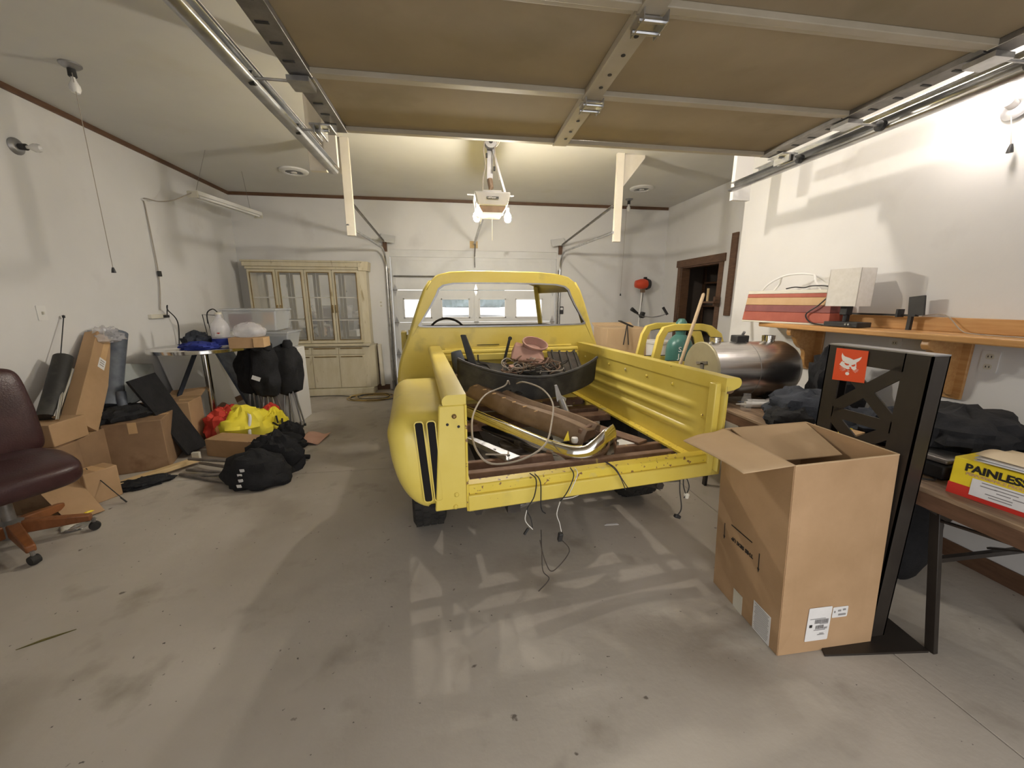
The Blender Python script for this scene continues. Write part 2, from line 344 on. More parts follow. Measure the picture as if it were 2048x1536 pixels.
# ---------------------------------------------------------------- back sectional door
bd = struct(MB().box(DX0, DX1, YB+.062, YB+.066, 0, .02).build('door_2', M['black']))
zs = [.02, .61, 1.146, 1.68, DZ]
wins = [(-.841, -.38), (-.216, .265), (.426, .892), (1.06, 1.546)]
for i in range(4):
    z0, z1 = zs[i]+.003, zs[i+1]-.003
    mb = MB()
    if i == 2:
        a, b = 1.213, 1.541; x = DX0+.01
        mb.box(DX0+.01, DX1-.01, YB+.02, YB+.06, z0, a).box(DX0+.01, DX1-.01, YB+.02, YB+.06, b, z1)
        for w in wins: mb.box(x, w[0], YB+.02, YB+.06, a, b); x = w[1]
        mb.box(x, DX1-.01, YB+.02, YB+.06, a, b)
    else: mb.box(DX0+.01, DX1-.01, YB+.02, YB+.06, z0, z1)
    p = mb.build('door_panel', M['doorwhite'], bd, smooth=False)
    m2 = MB()
    for xx in (DX0+.03, DX1-.09, .345): m2.box(xx, xx+.06, YB+.012, YB+.02, z0, z1)
    if i != 2: m2.box(DX0+.1, DX1-.1, YB+.014, YB+.02, z1-.05, z1)
    m2.build('stile', M['doorwhite'], bd, smooth=False)
    if i == 2:
        for w in wins:
            f = MB(); t = .018
            f.box(w[0], w[1], YB+.008, YB+.03, a, a+t).box(w[0], w[1], YB+.008, YB+.03, b-t, b).box(w[0], w[0]+t, YB+.008, YB+.03, a, b).box(w[1]-t, w[1], YB+.008, YB+.03, a, b)
            f.build('window_frame', M['white'], bd, smooth=False)
            MB().box(w[0]+t, w[1]-t, YB+.035, YB+.039, a+t, b-t).build('pane', M['glass'], bd)
for z in (.61, 1.146, 1.68):
    for x in (DX0+.06, DX1-.06, .375):
        MB().prism([(0, .10), (.035, .0), (0, -.10), (-.035, 0)], (x, YB+.012, z), (1, 0, 0), (0, 0, 1), (0, -.012, 0)).tube([(x-.04, YB-.005, z), (x+.04, YB-.005, z)], .008, 6).build('hinge', M['galv'], bd)
MB().tube([(DX0+.05, YB-.02, 1.9), (DX0+1.0, YB-.02, 1.9)], .012, 8).build('strut', M['galvdark'], bd)
# outside
struct(MB().box(-60, 60, YB+.16, 90, -.15, -.05).box(-60, 60, -60, YF-.16, -.15, -.05).build('ground', M['ground'], smooth=False))
for i, (x, y, s) in enumerate(((-9, 34, 3.2), (2, 42, 3.4), (11, 36, 2.6), (20, 48, 4), (-22, 46, 4))):
    t = thing('leafy_tree', ['hazy tree outside, left of centre through the door windows', 'hazy tree outside, behind the two middle door windows', 'hazy small tree outside, seen in the third door window', 'farthest tall hazy tree outside, right of the door windows', 'farthest hazy tree outside, leftmost of the far trees'][i], 'tree', (x, y, -.05), group='trees outside the back door windows')
    crumple((0, 0, .9), s*2, s*1.6, s*1.1, seed=i+3, amp=.4, fold=2.2).build('crown', M['tree'], t, local=True)
    MB().tube([(0, 0, 0), (0, 0, 1.6)], .14, 8).build('trunk', M['brown'], t, local=True)
# ---------------------------------------------------------------- tracks of the back door
trk = thing('door_track', 'galvanised curved track at the left of the white back garage door', 'track', (-1.07, YB, 0), group=None)
def back_track(parent, x, sgn, yb0):
    pts = [(x, YB-.05, .05), (x, YB-.05, 1.0), (x, YB-.05, 2.02)]
    for k in range(1, 8):
        a = k/8*pi/2; pts.append((x, YB-.05-.30*(1-cos(a)), 2.02+.28*sin(a)))
    pts += [(x, YB-.4, 2.30), (x, 4.47, 2.27)]
    MB().tube(pts, .016, 8).build('rail', M['galv'], parent)
    MB().tube([(p[0]+sgn*.035, p[1]+.0, p[2]) for p in pts[:3]], .014, 8).build('inner_rail', M['galvdark'], parent)
    MB().bar((x+sgn*.0-.0, YB-.06, .0), (x, YB-.06, .16), .035, .05, (0, 1, 0)).build('foot_bracket', M['galvdark'], parent)
    for z in (.5, 1.1, 1.7): MB().box(x-.02, x+.02, YB-.05, YB, z-.02, z+.02).build('bracket', M['galvdark'], parent)
    MB().bar((x, 4.52, 2.56), (x, YB-.08, 2.42), .035, .006, (1, 0, 0)).bar((x, 4.52, 2.56), (x, YB-.08, 2.42), .006, .035, (1, 0, 0)).build('angle_brace', M['galvdark'], parent)
    MB().bar((x, YB-.04, 2.28), (x+.0, YB-.04, 2.46), .06, .04, (0, 1, 0)).build('shaft_plate', M['brown'], parent)
    MB().rbox((x+sgn*.06, YB-.10, 2.47), .22, .16, .012, rz=.1*sgn, rx=rad(48), ry=rad(8*sgn)).build('paper_flap', M['doorwhite'], parent)
back_track(trk, -1.07, 1, 0)
trk2 = thing('door_track', 'galvanised curved track at the right of the white back garage door', 'track', (1.83, YB, 0))
back_track(trk2, 1.83, -1, 0)
o = MB().box(.29, .42, YB-.02, YB, 2.36, 2.47).build('wood_block', M['plank'])
tag(o, 'small raw wood block fixed above the back garage door', 'block')
# wooden hanger posts for the back tracks
for sgn, x0, x1, lab in ((-1, -1.085, -1.0, 'cream painted hanging post left of the door opener'), (1, 1.84, 1.925, 'cream painted hanging post right of the door opener')):
    p = thing('hanging_post', lab, 'post', ((x0+x1)/2, 4.5, 2.17))
    MB().box(x0, x1, 4.47, 4.51, 2.17, ZC).build('upright', M['cream'], p, bevel=.002)
    xx = x0 if sgn < 0 else x1
    MB().prism([(0, 0), (sgn*.26, 0), (sgn*.26, -.03), (.0, -.36)], (xx-sgn*.01, 4.50, ZC), (1, 0, 0), (0, 0, 1), (0, .10, 0)).build('gusset', M['cream'], p)
# round ceiling vents
for x, y, lab in ((-1.94, 5.63, 'round white ceiling vent near the left hanging post'), (2.74, 5.71, 'round white ceiling vent near the right wall')):
    v = thing('ceiling_vent', lab, 'vent', (x, y, ZC-.03))
    MB().lathe([(.17, .03), (.165, .015), (.13, .0), (.105, .003), (.10, .029)], (x, y, ZC-.03), seg=28).build('rim', M['white'], v)
    MB().lathe([(.10, 0), (.10, .004), (0, .004)], (x, y, ZC-.012), seg=20).build('backing', M['black'], v)
    for k in range(5):
        yy = -.07+k*.035; w = math.sqrt(.1**2-yy**2)
        MB().bar((x-w, y+yy, ZC-.018), (x+w, y+yy, ZC-.018), .012, .004).build('louvre', M['galv'], v)
    MB().lathe([(.035, .0), (.035, .012), (0, .012)], (x, y, ZC-.03), seg=16).build('hub', M['white'], v)
# bare bulb fixtures
def fixture(name, label, base, d, on=False, string=None, blen=.07):
    t = thing(name, label, 'lamp', base); base = V(base); d = V(d).normalized(); q = V((0, 0, 1)).rotation_difference(d).to_matrix()
    MB().lathe([(.06, 0), (.06, .008), (.045, .022), (.028, .03), (0, .03)], base, R=q, seg=20).build('base', M['alu'], t)
    MB().lathe([(.022, 0), (.024, .05), (.02, .055), (0, .055)], base+d*.025, R=q, seg=14).build('socket', M['black'] if not on else M['white'], t)
    MB().lathe([(.012, 0), (.014, .02), (.03, .055), (.031, .075), (.022, .10), (0, .108)], base+d*.078, R=q, seg=16).build('bulb', (M[on] if on else M['bulboff']), t)
    if string:
        a, b = V(string[0]), V(string[1])
        MB().tube([a, b], .0025, 5).build('pull_string', M['greywire'], t)
        MB().lathe([(.006, .04), (.011, .02), (.014, 0), (0, 0)], b-V((0, 0, .03)), seg=10).build('pull_knob', M['black'], t)
fixture('bare_bulb_lamp', 'bare unlit bulb hanging in a black socket from the left ceiling', (-2.573, 3.477, ZC), (0, 0, -1), string=((-2.56, 3.46, ZC-.06), (-2.56, 3.46, 1.74)))
fixture('wall_bulb_lamp', 'unlit bulb in a round grey base high on the left wall', (XL, 3.80, 2.663), (1, -.05, -.05))
fixture('ceiling_bulb_lamp', 'small unlit bulb on the ceiling beside the right vent', (2.83, 6.32, ZC), (0, 0, -1), string=((2.9, 6.55, ZC-.06), (2.9, 6.6, 1.62)))
fixture('lit_wall_lamp', 'glowing bare bulb high on the near right wall', (XR, 1.83, 2.47), (-1, 0, .35), on='bulbwall', string=((XR-.03, 1.83, 2.44), (XR-.03, 1.80, 2.28)))
fixture('lit_ceiling_lamp', 'lit bare ceiling bulb just behind the raised overhead door', (1.02, 2.79, ZC), (0, 0, -1), on='bulbceil')
# wall plates
def plate(label, c, n, kind='outlet'):
    c = V(c); n = V(n); t = V((0, 0, 1)).cross(n); o = thing('wall_plate', label, kind, c)
    MB().prism(rrect(.075, .118, .006), c, t, (0, 0, 1), n*.006).build('plate', M['white'], o)
    if kind == 'outlet':
        for dz in (-.028, .028):
            f = MB().prism(rrect(.034, .030, .01), c+V((0, 0, dz))+n*.006, t, (0, 0, 1), n*.002).build('socket', M['offwhite'], o)
            g = MB()
            for dx in (-.007, .007): g.obox(c+V((0, 0, dz))+n*.0085+t*dx, t*.0015, V((0, 0, .005)), n*.0008)
            g.build('slot', M['ink'], f)
    else: MB().obox(c+n*.012, t*.005, V((0, 0, .011)), n*.008).build('toggle', M['offwhite'], o)
plate('white light switch plate on the left wall above the leaning boxes', (XL, 3.68, 1.405), (1, 0, 0), 'switch')
plate('white outlet under the pine shelf at its near end', (XR, 1.685, 1.175), (-1, 0, 0))
plate('white outlet half hidden behind the pine shelf bracket', (XR, 2.16, 1.20), (-1, 0, 0))
plate('white outlet on the back wall right of the china cabinet', (-1.20, YB, 1.45), (0, -1, 0))
o = thing('door_button', 'small black wall control right of the back garage door', 'button', (1.885, YB, 1.34))
MB().prism(rrect(.07, .13, .01), (1.885, YB, 1.34), (1, 0, 0), (0, 0, 1), (0, -.02, 0)).build('body', M['black'], o)
MB().prism(rrect(.045, .04, .005), (1.885, YB-.02, 1.365), (1, 0, 0), (0, 0, 1), (0, -.004, 0)).build('button', M['paper'], o)
# ---------------------------------------------------------------- overhead door above the camera
ZD = 2.45
od = thing('overhead_door', 'open tan sectional garage door overhead on its tracks', 'garage door', (.75, 1.4, ZD))
PX0, PX1 = -.655, 2.135; CX = .68
ys = [2.565, 2.0, 1.435, .87, .305]
for i in range(4):
    y1, y0 = ys[i]-.004, ys[i+1]+.004
    MB().box(PX0, PX1, y0, y1, ZD+.012, ZD+.045).build('door_panel', M['tan'], od, smooth=False)
    MB().box(PX0, PX1, y1-.035, y1, ZD-.012, ZD+.012).build('rail', M['tanrail'], od, bevel=.003)
    MB().box(PX0, PX1, y0, y0+.03, ZD+.002, ZD+.012).build('rail', M['tanrail'], od, bevel=.002)
    MB().box(PX0-.005, PX0+.085, y0, y1, ZD-.014, ZD+.011).build('end_stile', M['galvdark'], od, bevel=.002)
    MB().box(PX1-.085, PX1+.005, y0, y1, ZD-.014, ZD+.011).build('end_stile', M['galvdark'], od, bevel=.002)
    c = MB().box(CX-.05, CX-.04, y0, y1, ZD-.018, ZD+.01).box(CX-.04, CX+.035, y0, y1, ZD-.016, ZD+.01).build('centre_stile', M['tanrail'], od, smooth=False)
    hb = MB()
    for fy in (.18, .38, .62, .80): hb.lathe([(.009, 0), (.009, .002), (0, .002)], (CX, y0+(y1-y0)*fy, ZD-.0185), seg=10)
    hb.build('bolt_hole', M['black'], c)
    sb = MB()
    for fy in (.2, .4, .6, .8): sb.box(PX0+.01, PX0+.055, y0+(y1-y0)*fy-.006, y0+(y1-y0)*fy+.006, ZD-.0165, ZD-.013).box(PX1-.055, PX1-.01, y0+(y1-y0)*fy-.006, y0+(y1-y0)*fy+.006, ZD-.0165, ZD-.013)
    sb.build('stile_slot', M['black'], od)
for i, y in enumerate((2.0, 1.435, .87)):
    h = MB().rbox((CX, y+.03, ZD-.022), .085, .07, .006).rbox((CX-.042, y+.005, ZD-.04), .004, .10, .035).rbox((CX+.042, y+.005, ZD-.04), .004, .10, .035)
    h.tube([(CX-.05, y+.03, ZD-.05), (CX+.05, y+.03, ZD-.05)], .007, 8).tube([(CX-.05, y-.02, ZD-.045), (CX+.05, y-.02, ZD-.045)], .007, 8)
    h.build('hinge', M['galv'], od)
    for s, x in ((-1, PX0), (1, PX1)):
        q = MB().rbox((x-s*.03, y+.02, ZD-.03), .09, .10, .02).tube([(x-s*.02, y, ZD-.03), (x+s*.17, y, ZD-.03)], .006, 8)
        q.build('side_hinge', M['galv'], od)
        MB().lathe([(.0, -.012), (.026, -.012), (.026, .012), (0, .012)], (x+s*.16, y, ZD-.03), 'X', 14).build('roller', M['black'], od)
for s, x in ((-1, PX0), (1, PX1)):
    MB().rbox((x+s*.03, 2.50, ZD-.022), .11, .13, .012).rbox((x+s*.06, 2.50, ZD-.04), .01, .13, .05).rbox((x+s*.03, 2.50, ZD-.04), .01, .13, .05).build('top_bracket', M['galv'], od, bevel=.003)
    MB().tube([(x, 2.50, ZD-.03), (x+s*.17, 2.50, ZD-.03)], .006, 8).build('roller_stem', M['galv'], od)
    MB().lathe([(.0, -.012), (.026, -.012), (.026, .012), (0, .012)], (x+s*.16, 2.5, ZD-.03), 'X', 14).build('roller', M['black'], od)
for s, x, lab in ((-1, -.835, 'long galvanised overhead track left of the open tan door'), (1, 2.335, 'long galvanised overhead track right of the open tan door')):
    t = thing('overhead_track', lab, 'track', (x, 1.5, ZD-.06))
    y0, y1 = .0, 3.2; zc = ZD-.02
    # C section opening towards the door
    prof = [(0, .03), (-s*-.0, .03)]
    pr = [(x-s*.03, zc+.028), (x-s*.005, zc+.032), (x+s*.018, zc+.030), (x+s*.024, zc+.012), (x+s*.024, zc-.012), (x+s*.018, zc-.030), (x-s*.005, zc-.032), (x-s*.03, zc-.028), (x-s*.036, zc-.014)]
    MB().grid(lambda u, v: (pr[int(round(v*8))][0], y0+(y1-y0)*u, pr[int(round(v*8))][1]), 2, 9).build('channel', M['galv'], t, thick=.003)
    MB().bar((x+s*.03, y0, zc+.045), (x+s*.03, y1-.25, zc+.045), .004, .05).bar((x+s*.012, y0, zc+.07), (x+s*.012, y1-.25, zc+.07), .038, .004).build('stiffener_angle', M['galv'], t)
b1 = thing('hanger_board', 'beige painted board hanging from the ceiling at the left overhead track end', 'board', (-.93, 3.22, 2.42))
MB().box(-1.0, -.885, 3.22, 3.26, 2.42, ZC).build('upright', M['cream'], b1, bevel=.002)
MB().hexa([(-.885, 3.2, 2.52), (-.80, 3.2, 2.45), (-.80, 3.24, 2.45), (-.885, 3.24, 2.52), (-.885, 3.2, ZC), (-.80, 3.2, ZC), (-.80, 3.24, ZC), (-.885, 3.24, ZC)]).build('cleat', M['cream'], b1)
b2 = thing('hanger_board', 'white painted board hanging from the ceiling at the right overhead track end', 'board', (2.44, 3.22, 2.36))
MB().box(2.37, 2.53, 3.22, 3.26, 2.34, ZC).build('upright', M['white'], b2, bevel=.002)
# ---------------------------------------------------------------- door opener
OX, OY = .375, 3.98; OZ = 2.30
op = thing('garage_door_opener', 'grey ceiling mounted door opener with two lit bulbs', 'door opener', (OX, OY, OZ))
MB().hexa([(OX-.13, OY-.13, OZ+.07), (OX+.15, OY-.13, OZ+.07), (OX+.15, OY+.2, OZ+.07), (OX-.13, OY+.2, OZ+.07), (OX-.16, OY-.15, OZ+.19), (OX+.18, OY-.15, OZ+.19), (OX+.18, OY+.22, OZ+.19), (OX-.16, OY+.22, OZ+.19)]).build('housing', M['greywhite'], op, bevel=.012)
MB().box(OX-.08, OX+.10, OY-.1, OY+.15, OZ+.185, OZ+.215).build('top_cover', M['greywhite'], op, bevel=.006)
MB().box(OX-.22, OX+.23, OY-.01, OY+.02, OZ+.19, OZ+.196).build('mount_strap', M['galvdark'], op)
MB().hexa([(OX-.08, OY-.11, OZ), (OX+.10, OY-.11, OZ), (OX+.10, OY+.12, OZ), (OX-.08, OY+.12, OZ), (OX-.12, OY-.125, OZ+.07), (OX+.14, OY-.125, OZ+.07), (OX+.14, OY+.15, OZ+.07), (OX-.12, OY+.15, OZ+.07)]).build('lower_cover', M['dashbrown'], op, bevel=.006)
MB().box(OX-.09, OX+.11, OY-.13, OY-.11, OZ-.008, OZ+.012).build('lens_bar', M['lens'], op, bevel=.004)
MB().box(OX-.045, OX+.065, OY-.152, OY-.149, OZ+.125, OZ+.145).build('name_plate', M['black'], op)
text('LiftMaster', 'lettering', M['signwhite'], op, (OX-.038, OY-.152, OZ+.129), (1, 0, 0), (0, 0, 1), .019)
for x in (OX-.135, OX+.165):
    MB().lathe([(0, -.05), (.018, -.048), (.030, -.03), (.034, 0), (.026, .022), (.013, .04), (.012, .055)], (x, OY-.03, OZ-.005), R=Matrix.Rotation(0, 3, 'X'), seg=16).build('bulb', M['bulbon'], op)
    MB().lathe([(.014, 0), (.014, .03)], (x, OY-.03, OZ+.045), seg=10).build('socket', M['white'], op)
MB().bar((.36, OY+.1, OZ+.16), (.36, YB-.03, 2.42), .03, .03).build('drive_rail', M['galv'], op)
MB().bar((.36, 6.45, 2.38), (.36, 6.70, 2.22), .02, .01).tube([(.36, 6.70, 2.24), (.365, 6.74, 2.05)], .008, 6).build('door_arm', M['galvdark'], op)
mst = MB().bar((.385, OY+.03, ZC), (.375, OY+.03, 2.62), .055, .02, (0, 1, 0))
mst.build('hanging_strap', M['alu'], op)
MB().bar((.40, OY+.02, 2.92), (OX+.15, OY+.0, OZ+.2), .02, .006, (0, 1, 0)).build('side_brace', M['alu'], op)
MB().tube([(.375, OY+.03, 2.64), (.385, OY+.01, 2.56), (.37, OY, 2.52)], .022, 8, rr=[.028, .025, .008]).build('cord_bundle', M['dashbrown'], op)
MB().lathe([(.02, -.03), (.055, -.03), (.06, 0), (.055, .03), (.02, .03)], (.382, OY-.01, 2.945), 'Y', 20).build('cord_reel', M['alu'], op)
MB().lathe([(.0, -.035), (.02, -.035), (.02, .035), (0, .035)], (.382, OY-.01, 2.945), 'Y', 14).build('reel_core', M['black'], op)
random.seed(3)
for k, (x, z) in enumerate(((.33, 3.06), (.345, 2.99), (.345, 2.83), (.415, 2.72))):
    MB().rbox((x, OY-.02, z), .016, .02, .04).build('plug', M['black'], op, bevel=.004)
MB().tube(bez([(.335, OY-.03, 3.05), (.325, OY-.03, 2.95), (.315, OY-.03, 2.86), (.33, OY-.03, 2.75), (.305, OY-.03, 2.62), (.30, OY-.05, 2.50)]), .006, 6).build('cord', M['greywire'], op)
MB().tube(bez([(.30, OY-.05, 2.5), (.25, OY-.08, 2.46), (.23, OY-.1, 2.38), (.235, OY-.1, 2.3)]), .005, 6).build('cord', M['greywire'], op)
MB().tube(bez([(.40, OY-.03, 2.98), (.42, OY-.03, 2.88), (.425, OY-.03, 2.75), (.46, OY-.03, 2.62)]), .006, 6).build('cord', M['greywire'], op)
for k in range(4): MB().tube(bez([(.405+.012*k, OY, ZC), (.425+.016*k, OY, 3.0), (.41+.014*k, OY, 2.93), (.40, OY, 2.90)]), .004, 6).build('cord', M['whitewire'], op)
for k in range(5):
    a = random.uniform(-.04, .04)
    MB().tube(bez([(OX-.12, OY-.15, OZ+.0), (OX-.15+a, OY-.16, OZ-.03), (OX-.11+a, OY-.16, OZ-.05), (OX-.13+2*a, OY-.16, OZ-.02-.02*k)]), .003, 5).build('cord', M['whitewire'], op)
MB().tube([(OX+.0, OY-.15, OZ+.0), (OX+.0, OY-.15, OZ-.24)], .0025, 5).build('pull_cord', M['whitewire'], op)
# ---------------------------------------------------------------- fluorescent fixture and cords on the left wall
fu = thing('fluorescent_light', 'white fluorescent shop light hanging near the left wall', 'lamp', (-2.8, 5.75, 2.7))
A, B = V((-2.89, 5.19, 2.70)), V((-2.70, 6.28, 2.70))
MB().bar(A, B, .12, .045).build('housing', M['white'], fu, bevel=.004)
d = (B-A).normalized(); n = d.cross(V((0, 0, 1)))
for s in (-1, 1): MB().tube([A+d*.04+n*.035*s-V((0, 0, .035)), B-d*.04+n*.035*s-V((0, 0, .035))], .013, 10).build('tube', M['bulboff'], fu)
for q in (A, B): MB().obox(q-V((0, 0, .02)), n*.06, d*.008, V((0, 0, .035))).build('end_cap', M['offwhite'], fu)
MB().tube([A+d*.05+V((0, 0, .02)), (-2.62, 5.05, ZC)], .002, 5).build('chain', M['galvdark'], fu)
MB().tube([B-d*.15+V((0, 0, .02)), (-2.60, 5.75, ZC)], .002, 5).build('chain', M['galvdark'], fu)
MB().tube(bez([A, (-3.05, 5.12, 2.60), (-3.18, 5.08, 2.57), (XL+.01, 5.03, 2.585), (XL+.012, 5.03, 2.5), (XL+.02, 5.03, 2.1), (XL+.02, 5.03, 1.83), (XL+.02, 5.0, 1.6), (XL+.02, 4.95, 1.4)]), .006, 6).build('cord', M['greywire'], fu)
MB().rbox((XL+.03, 5.03, 1.80), .03, .03, .06).build('plug', M['black'], fu, bevel=.004)
MB().tube(bez([(XL+.01, 5.05, 2.57), (XL+.01, 5.0, 2.57)]), .01, 6).build('cord_clip', M['white'], fu)
us = thing('power_strip', 'yellowed power strip with black plugs on the left wall', 'power strip', (XL, 4.9, 1.32))
MB().box(XL, XL+.035, 4.78, 5.02, 1.31, 1.355).build('body', M['offwhite'], us, bevel=.004)
MB().rbox((XL+.05, 4.98, 1.33), .04, .05, .03).build('plug', M['black'], us, bevel=.004)
MB().tube(bez([(XL+.06, 4.98, 1.34), (XL+.1, 4.95, 1.45), (XL+.07, 4.99, 1.40), (XL+.08, 5.1, 1.25), (XL+.03, 5.12, .9), (XL+.03, 5.1, .6), (XL+.05, 5.2, .3), (XL+.12, 5.3, .01)]), .006, 6).build('cord', M['black'], us)
# ================================================================ TRUCK (own frame: u right, v towards cab, z up)
TR = thing('pickup_truck', 'stripped yellow pickup truck with an open floorless bed', 'truck', (.02, 1.52, 0), rad(6.5))
Y = M['yellow']
def tb(name, m, mb, parent=None, **k): return mb.build(name, m, parent or TR, local=True, **k)
BL = 1.78
# side walls: thin pressed panels with raised ribs
def bed_wall(u0, s, ribs):
    def f(uu, vv):
        v = .0+BL*uu; z = .64+.45*vv; d = 0
        for zc in (.79, .865, .94):
            e = 1-abs(z-zc)/.022
            if e > 0 and ribs: d += .012*min(1, e*1.6)*max(0, min(1, (v-.18)/.08, (1.6-v)/.08))
        return (u0-s*d, v, z)
    return MB().grid(f, 60, 56)
wl_ = bed_wall(.0, -1, True); tb('bed_side', Y, wl_, thick=.004)
wr_ = bed_wall(1.30, 1, True); tb('bed_side', Y, wr_, thick=.004)
# top rails (rounded outer edge), slightly tapering left rail
def rail(u0, u1, s, z0=1.075, z1=1.132):
    w = u1-u0
    prof = [(u0, z0), (u0, z1), (u0+s*.0, z1)]
    P = [(u0, z0-.012), (u0, z1)]+[(u1-s*.028+s*.028*sin(a), z1-.028+.028*cos(a)) for a in [k*pi/10 for k in range(0, 9)]]+[(u1-s*.04, z0-.005)]
    return P
for s, u0, u1, dr in ((-1, .016, -.082, .035), (1, 1.292, 1.385, .0)):
    P = rail(u0, u1, s)
    n = len(P); k0 = P
    a = [(p[0], .0, p[1]) for p in P]; b = [(p[0]+dr, BL-.02, p[1]) for p in P]
    mb = MB().add(a+b, [tuple(range(n))[::-1], tuple(range(n, 2*n))]+[(i, (i+1) % n, n+(i+1) % n, n+i) for i in range(n)])
    tb('top_rail', Y, mb)
# rear corner posts
pl = MB().hexa([(-.125, -.006, .632), (.012, -.006, .632), (.012, .03, .632), (-.125, .03, .632), (-.095, -.006, 1.09), (.012, -.006, 1.09), (.012, .03, 1.09), (-.095, .03, 1.09)])
tb('rear_post', Y, pl, bevel=.006)
fl_ = MB().box(.008, .016, -.012, .02, .62, 1.09); tb('post_flange', M['yellowrust'], fl_)
pr_ = MB().box(1.295, 1.36, .045, .075, .60, 1.09).box(1.262, 1.298, .03, .075, .62, 1.10); tb('rear_post', Y, pr_, bevel=.004)
tb('rail_end', M['dashbrown'], MB().lathe([(.0, 0), (.030, 0), (.034, .012), (.026, .02), (0, .02)], (1.350, .045, 1.075), R=Matrix.Rotation(rad(90), 3, 'X'), seg=14), label='rusty broken rail end')
for (x, z) in ((-.035, 1.045), (-.035, .70), (-.04, .645)):
    tb('bolt', M['gold'] if z > 1 else Y, MB().lathe([(.010, 0), (.010, .004), (.004, .009), (0, .009)], (x, -.006, z), R=Matrix.Rotation(rad(90), 3, 'X'), seg=10))
hb = MB()
for (x, z) in ((-.063, 1.012), (-.018, 1.0)): hb.lathe([(.006, 0), (.006, .001), (0, .001)], (x, -.0065, z), R=Matrix.Rotation(rad(90), 3, 'X'), seg=10)
tb('post_hole', M['ink'], hb)
# tail sill
def sill(z0, z1, d0, d1):
    return MB().hexa([(.012, d0, z0), (1.30, d0+.05, z0-.012), (1.30, d1+.05, z0-.012), (.012, d1, z0), (.012, d0, z1), (1.30, d0+.05, z1-.012), (1.30, d1+.05, z1-.012), (.012, d1, z1)])
tb('tail_sill', Y, sill(.618, .692, -.018, .05), bevel=.006)
tb('sill_lip', M['yellowrust'], sill(.688, .735, -.006, .055), bevel=.008)
# inner ledges
for u0, u1 in ((.004, .05), (1.245, 1.298)):
    tb('floor_ledge', M['yellowrust'], MB().box(u0, u1, .05, BL, .655, .668))
# bed bolts on the right side wall
for v in (.14, .40, .66, .92, 1.16, 1.38, 1.58):
    tb('bolt', M['yellowrust'], MB().lathe([(.011, 0), (.011, .003), (.005, .008), (0, .008)], (1.298, v, 1.02 if v > .2 else .90), R=Matrix.Rotation(rad(-90), 3, 'Y'), seg=10))
# front bed wall
tb('bed_front', Y, MB().box(.0, 1.30, BL-.03, BL, .64, 1.0).box(.0, 1.30, BL-.06, BL, 1.0, 1.06), bevel=.008)
tb('bed_front_rail', Y, MB().tube([(.0, BL-.03, 1.075), (1.30, BL-.03, 1.075)], .022, 10))
# crossmembers and rails
def channel(v, z, w=.055, h=.05, u0=.04, u1=1.26, m='rust', dv=0):
    return tb('crossmember', M[m], MB().hexa([(u0, v, z-h), (u1, v+dv, z-h), (u1, v+w+dv, z-h), (u0, v+w, z-h), (u0, v, z), (u1, v+dv, z), (u1, v+w+dv, z), (u0, v+w, z)]), bevel=.006)
channel(.27, .655, .05, .06); channel(.40, .655, .04, .045); channel(1.02, .66, .10, .05); channel(1.22, .66, .09, .05); channel(1.50, .66, .09, .05); channel(.66, .60, .05, .05, .25, 1.0, 'frame')
for u0 in (.20, .98):
    tb('frame_rail', M['frame'], MB().box(u0, u0+.07, .42, 4.2, .42, .56), bevel=.01)
tb('axle', M['frame'], MB().tube([(-.12, .92, .33), (1.42, .92, .33)], .04, 12).lathe([(0, -.14), (.08, -.12), (.15, 0), (.08, .12), (0, .14)], (.65, .92, .33), 'Y', 18))
for u0 in (.10, 1.16): tb('leaf_spring', M['frame'], MB().tube(bez([(u0, .25, .46), (u0, .6, .36), (u0, .92, .30), (u0, 1.25, .36), (u0, 1.6, .46)], 5), .025, 6))
tb('diagonal_brace', M['rust'], MB().bar((.84, 1.12, .665), (1.14, .42, .665), .09, .012), bevel=.002)
tb('spare_hanger', M['frame'], MB().box(.20, .26, .04, .12, .55, .61).box(.17, .29, .05, .10, .58, .60))
tb('exhaust_pipe', M['galvdark'], MB().tube(bez([(.22, .10, .55), (.5, .16, .57), (.9, .20, .56), (1.2, .16, .55)]), .028, 10))
# rear fender, bulging out left of the bed
path = [(.06, .625, .18), (.02, .66, .205), (.005, .75, .245), (.0, .85, .268), (.002, .93, .275), (.02, .985, .28), (.06, 1.03, .28), (.14, 1.055, .275), (.35, 1.07, .27), (.7, 1.065, .27), (1.0, .99, .27), (1.2, .87, .26), (1.3, .72, .24), (1.34, .60, .22)]
pp = bez([(p[0], p[1], p[2]) for p in path], 3)
def fend(i, j, W=22):
    p = pp[i]; a = pp[max(i-1, 0)]; b = pp[min(i+1, len(pp)-1)]
    t = V((b.x-a.x, b.y-a.y)).normalized(); n = V((t.y, -t.x))    # inward normal (v,z)
    w = p.z-.0; s = j/(W-1)
    # cross-section: flat to 78%, rounded edge, then lip inward
    r = .075; flat = w-r
    L1, L2, L3 = flat, r*pi/2, .15
    d = s*(L1+L2+L3)
    if d < L1: uu, k = d, 0
    elif d < L1+L2:
        a_ = (d-L1)/r; uu, k = flat+r*sin(a_), r*(1-cos(a_))
    else: uu, k = w-.012*(d-L1-L2)/L3, r+(d-L1-L2)
    return (-.02-uu, p.x+n.x*k, p.y+n.y*k)
n_, W_ = len(pp), 22
mb = MB(); mb.v = [V(fend(i, j)) for i in range(n_) for j in range(W_)]
mb.f = [(i*W_+j, (i+1)*W_+j, (i+1)*W_+j+1, i*W_+j+1) for i in range(n_-1) for j in range(W_-1)]
fd = tb('rear_fender', Y, mb, thick=.004, ang=60)
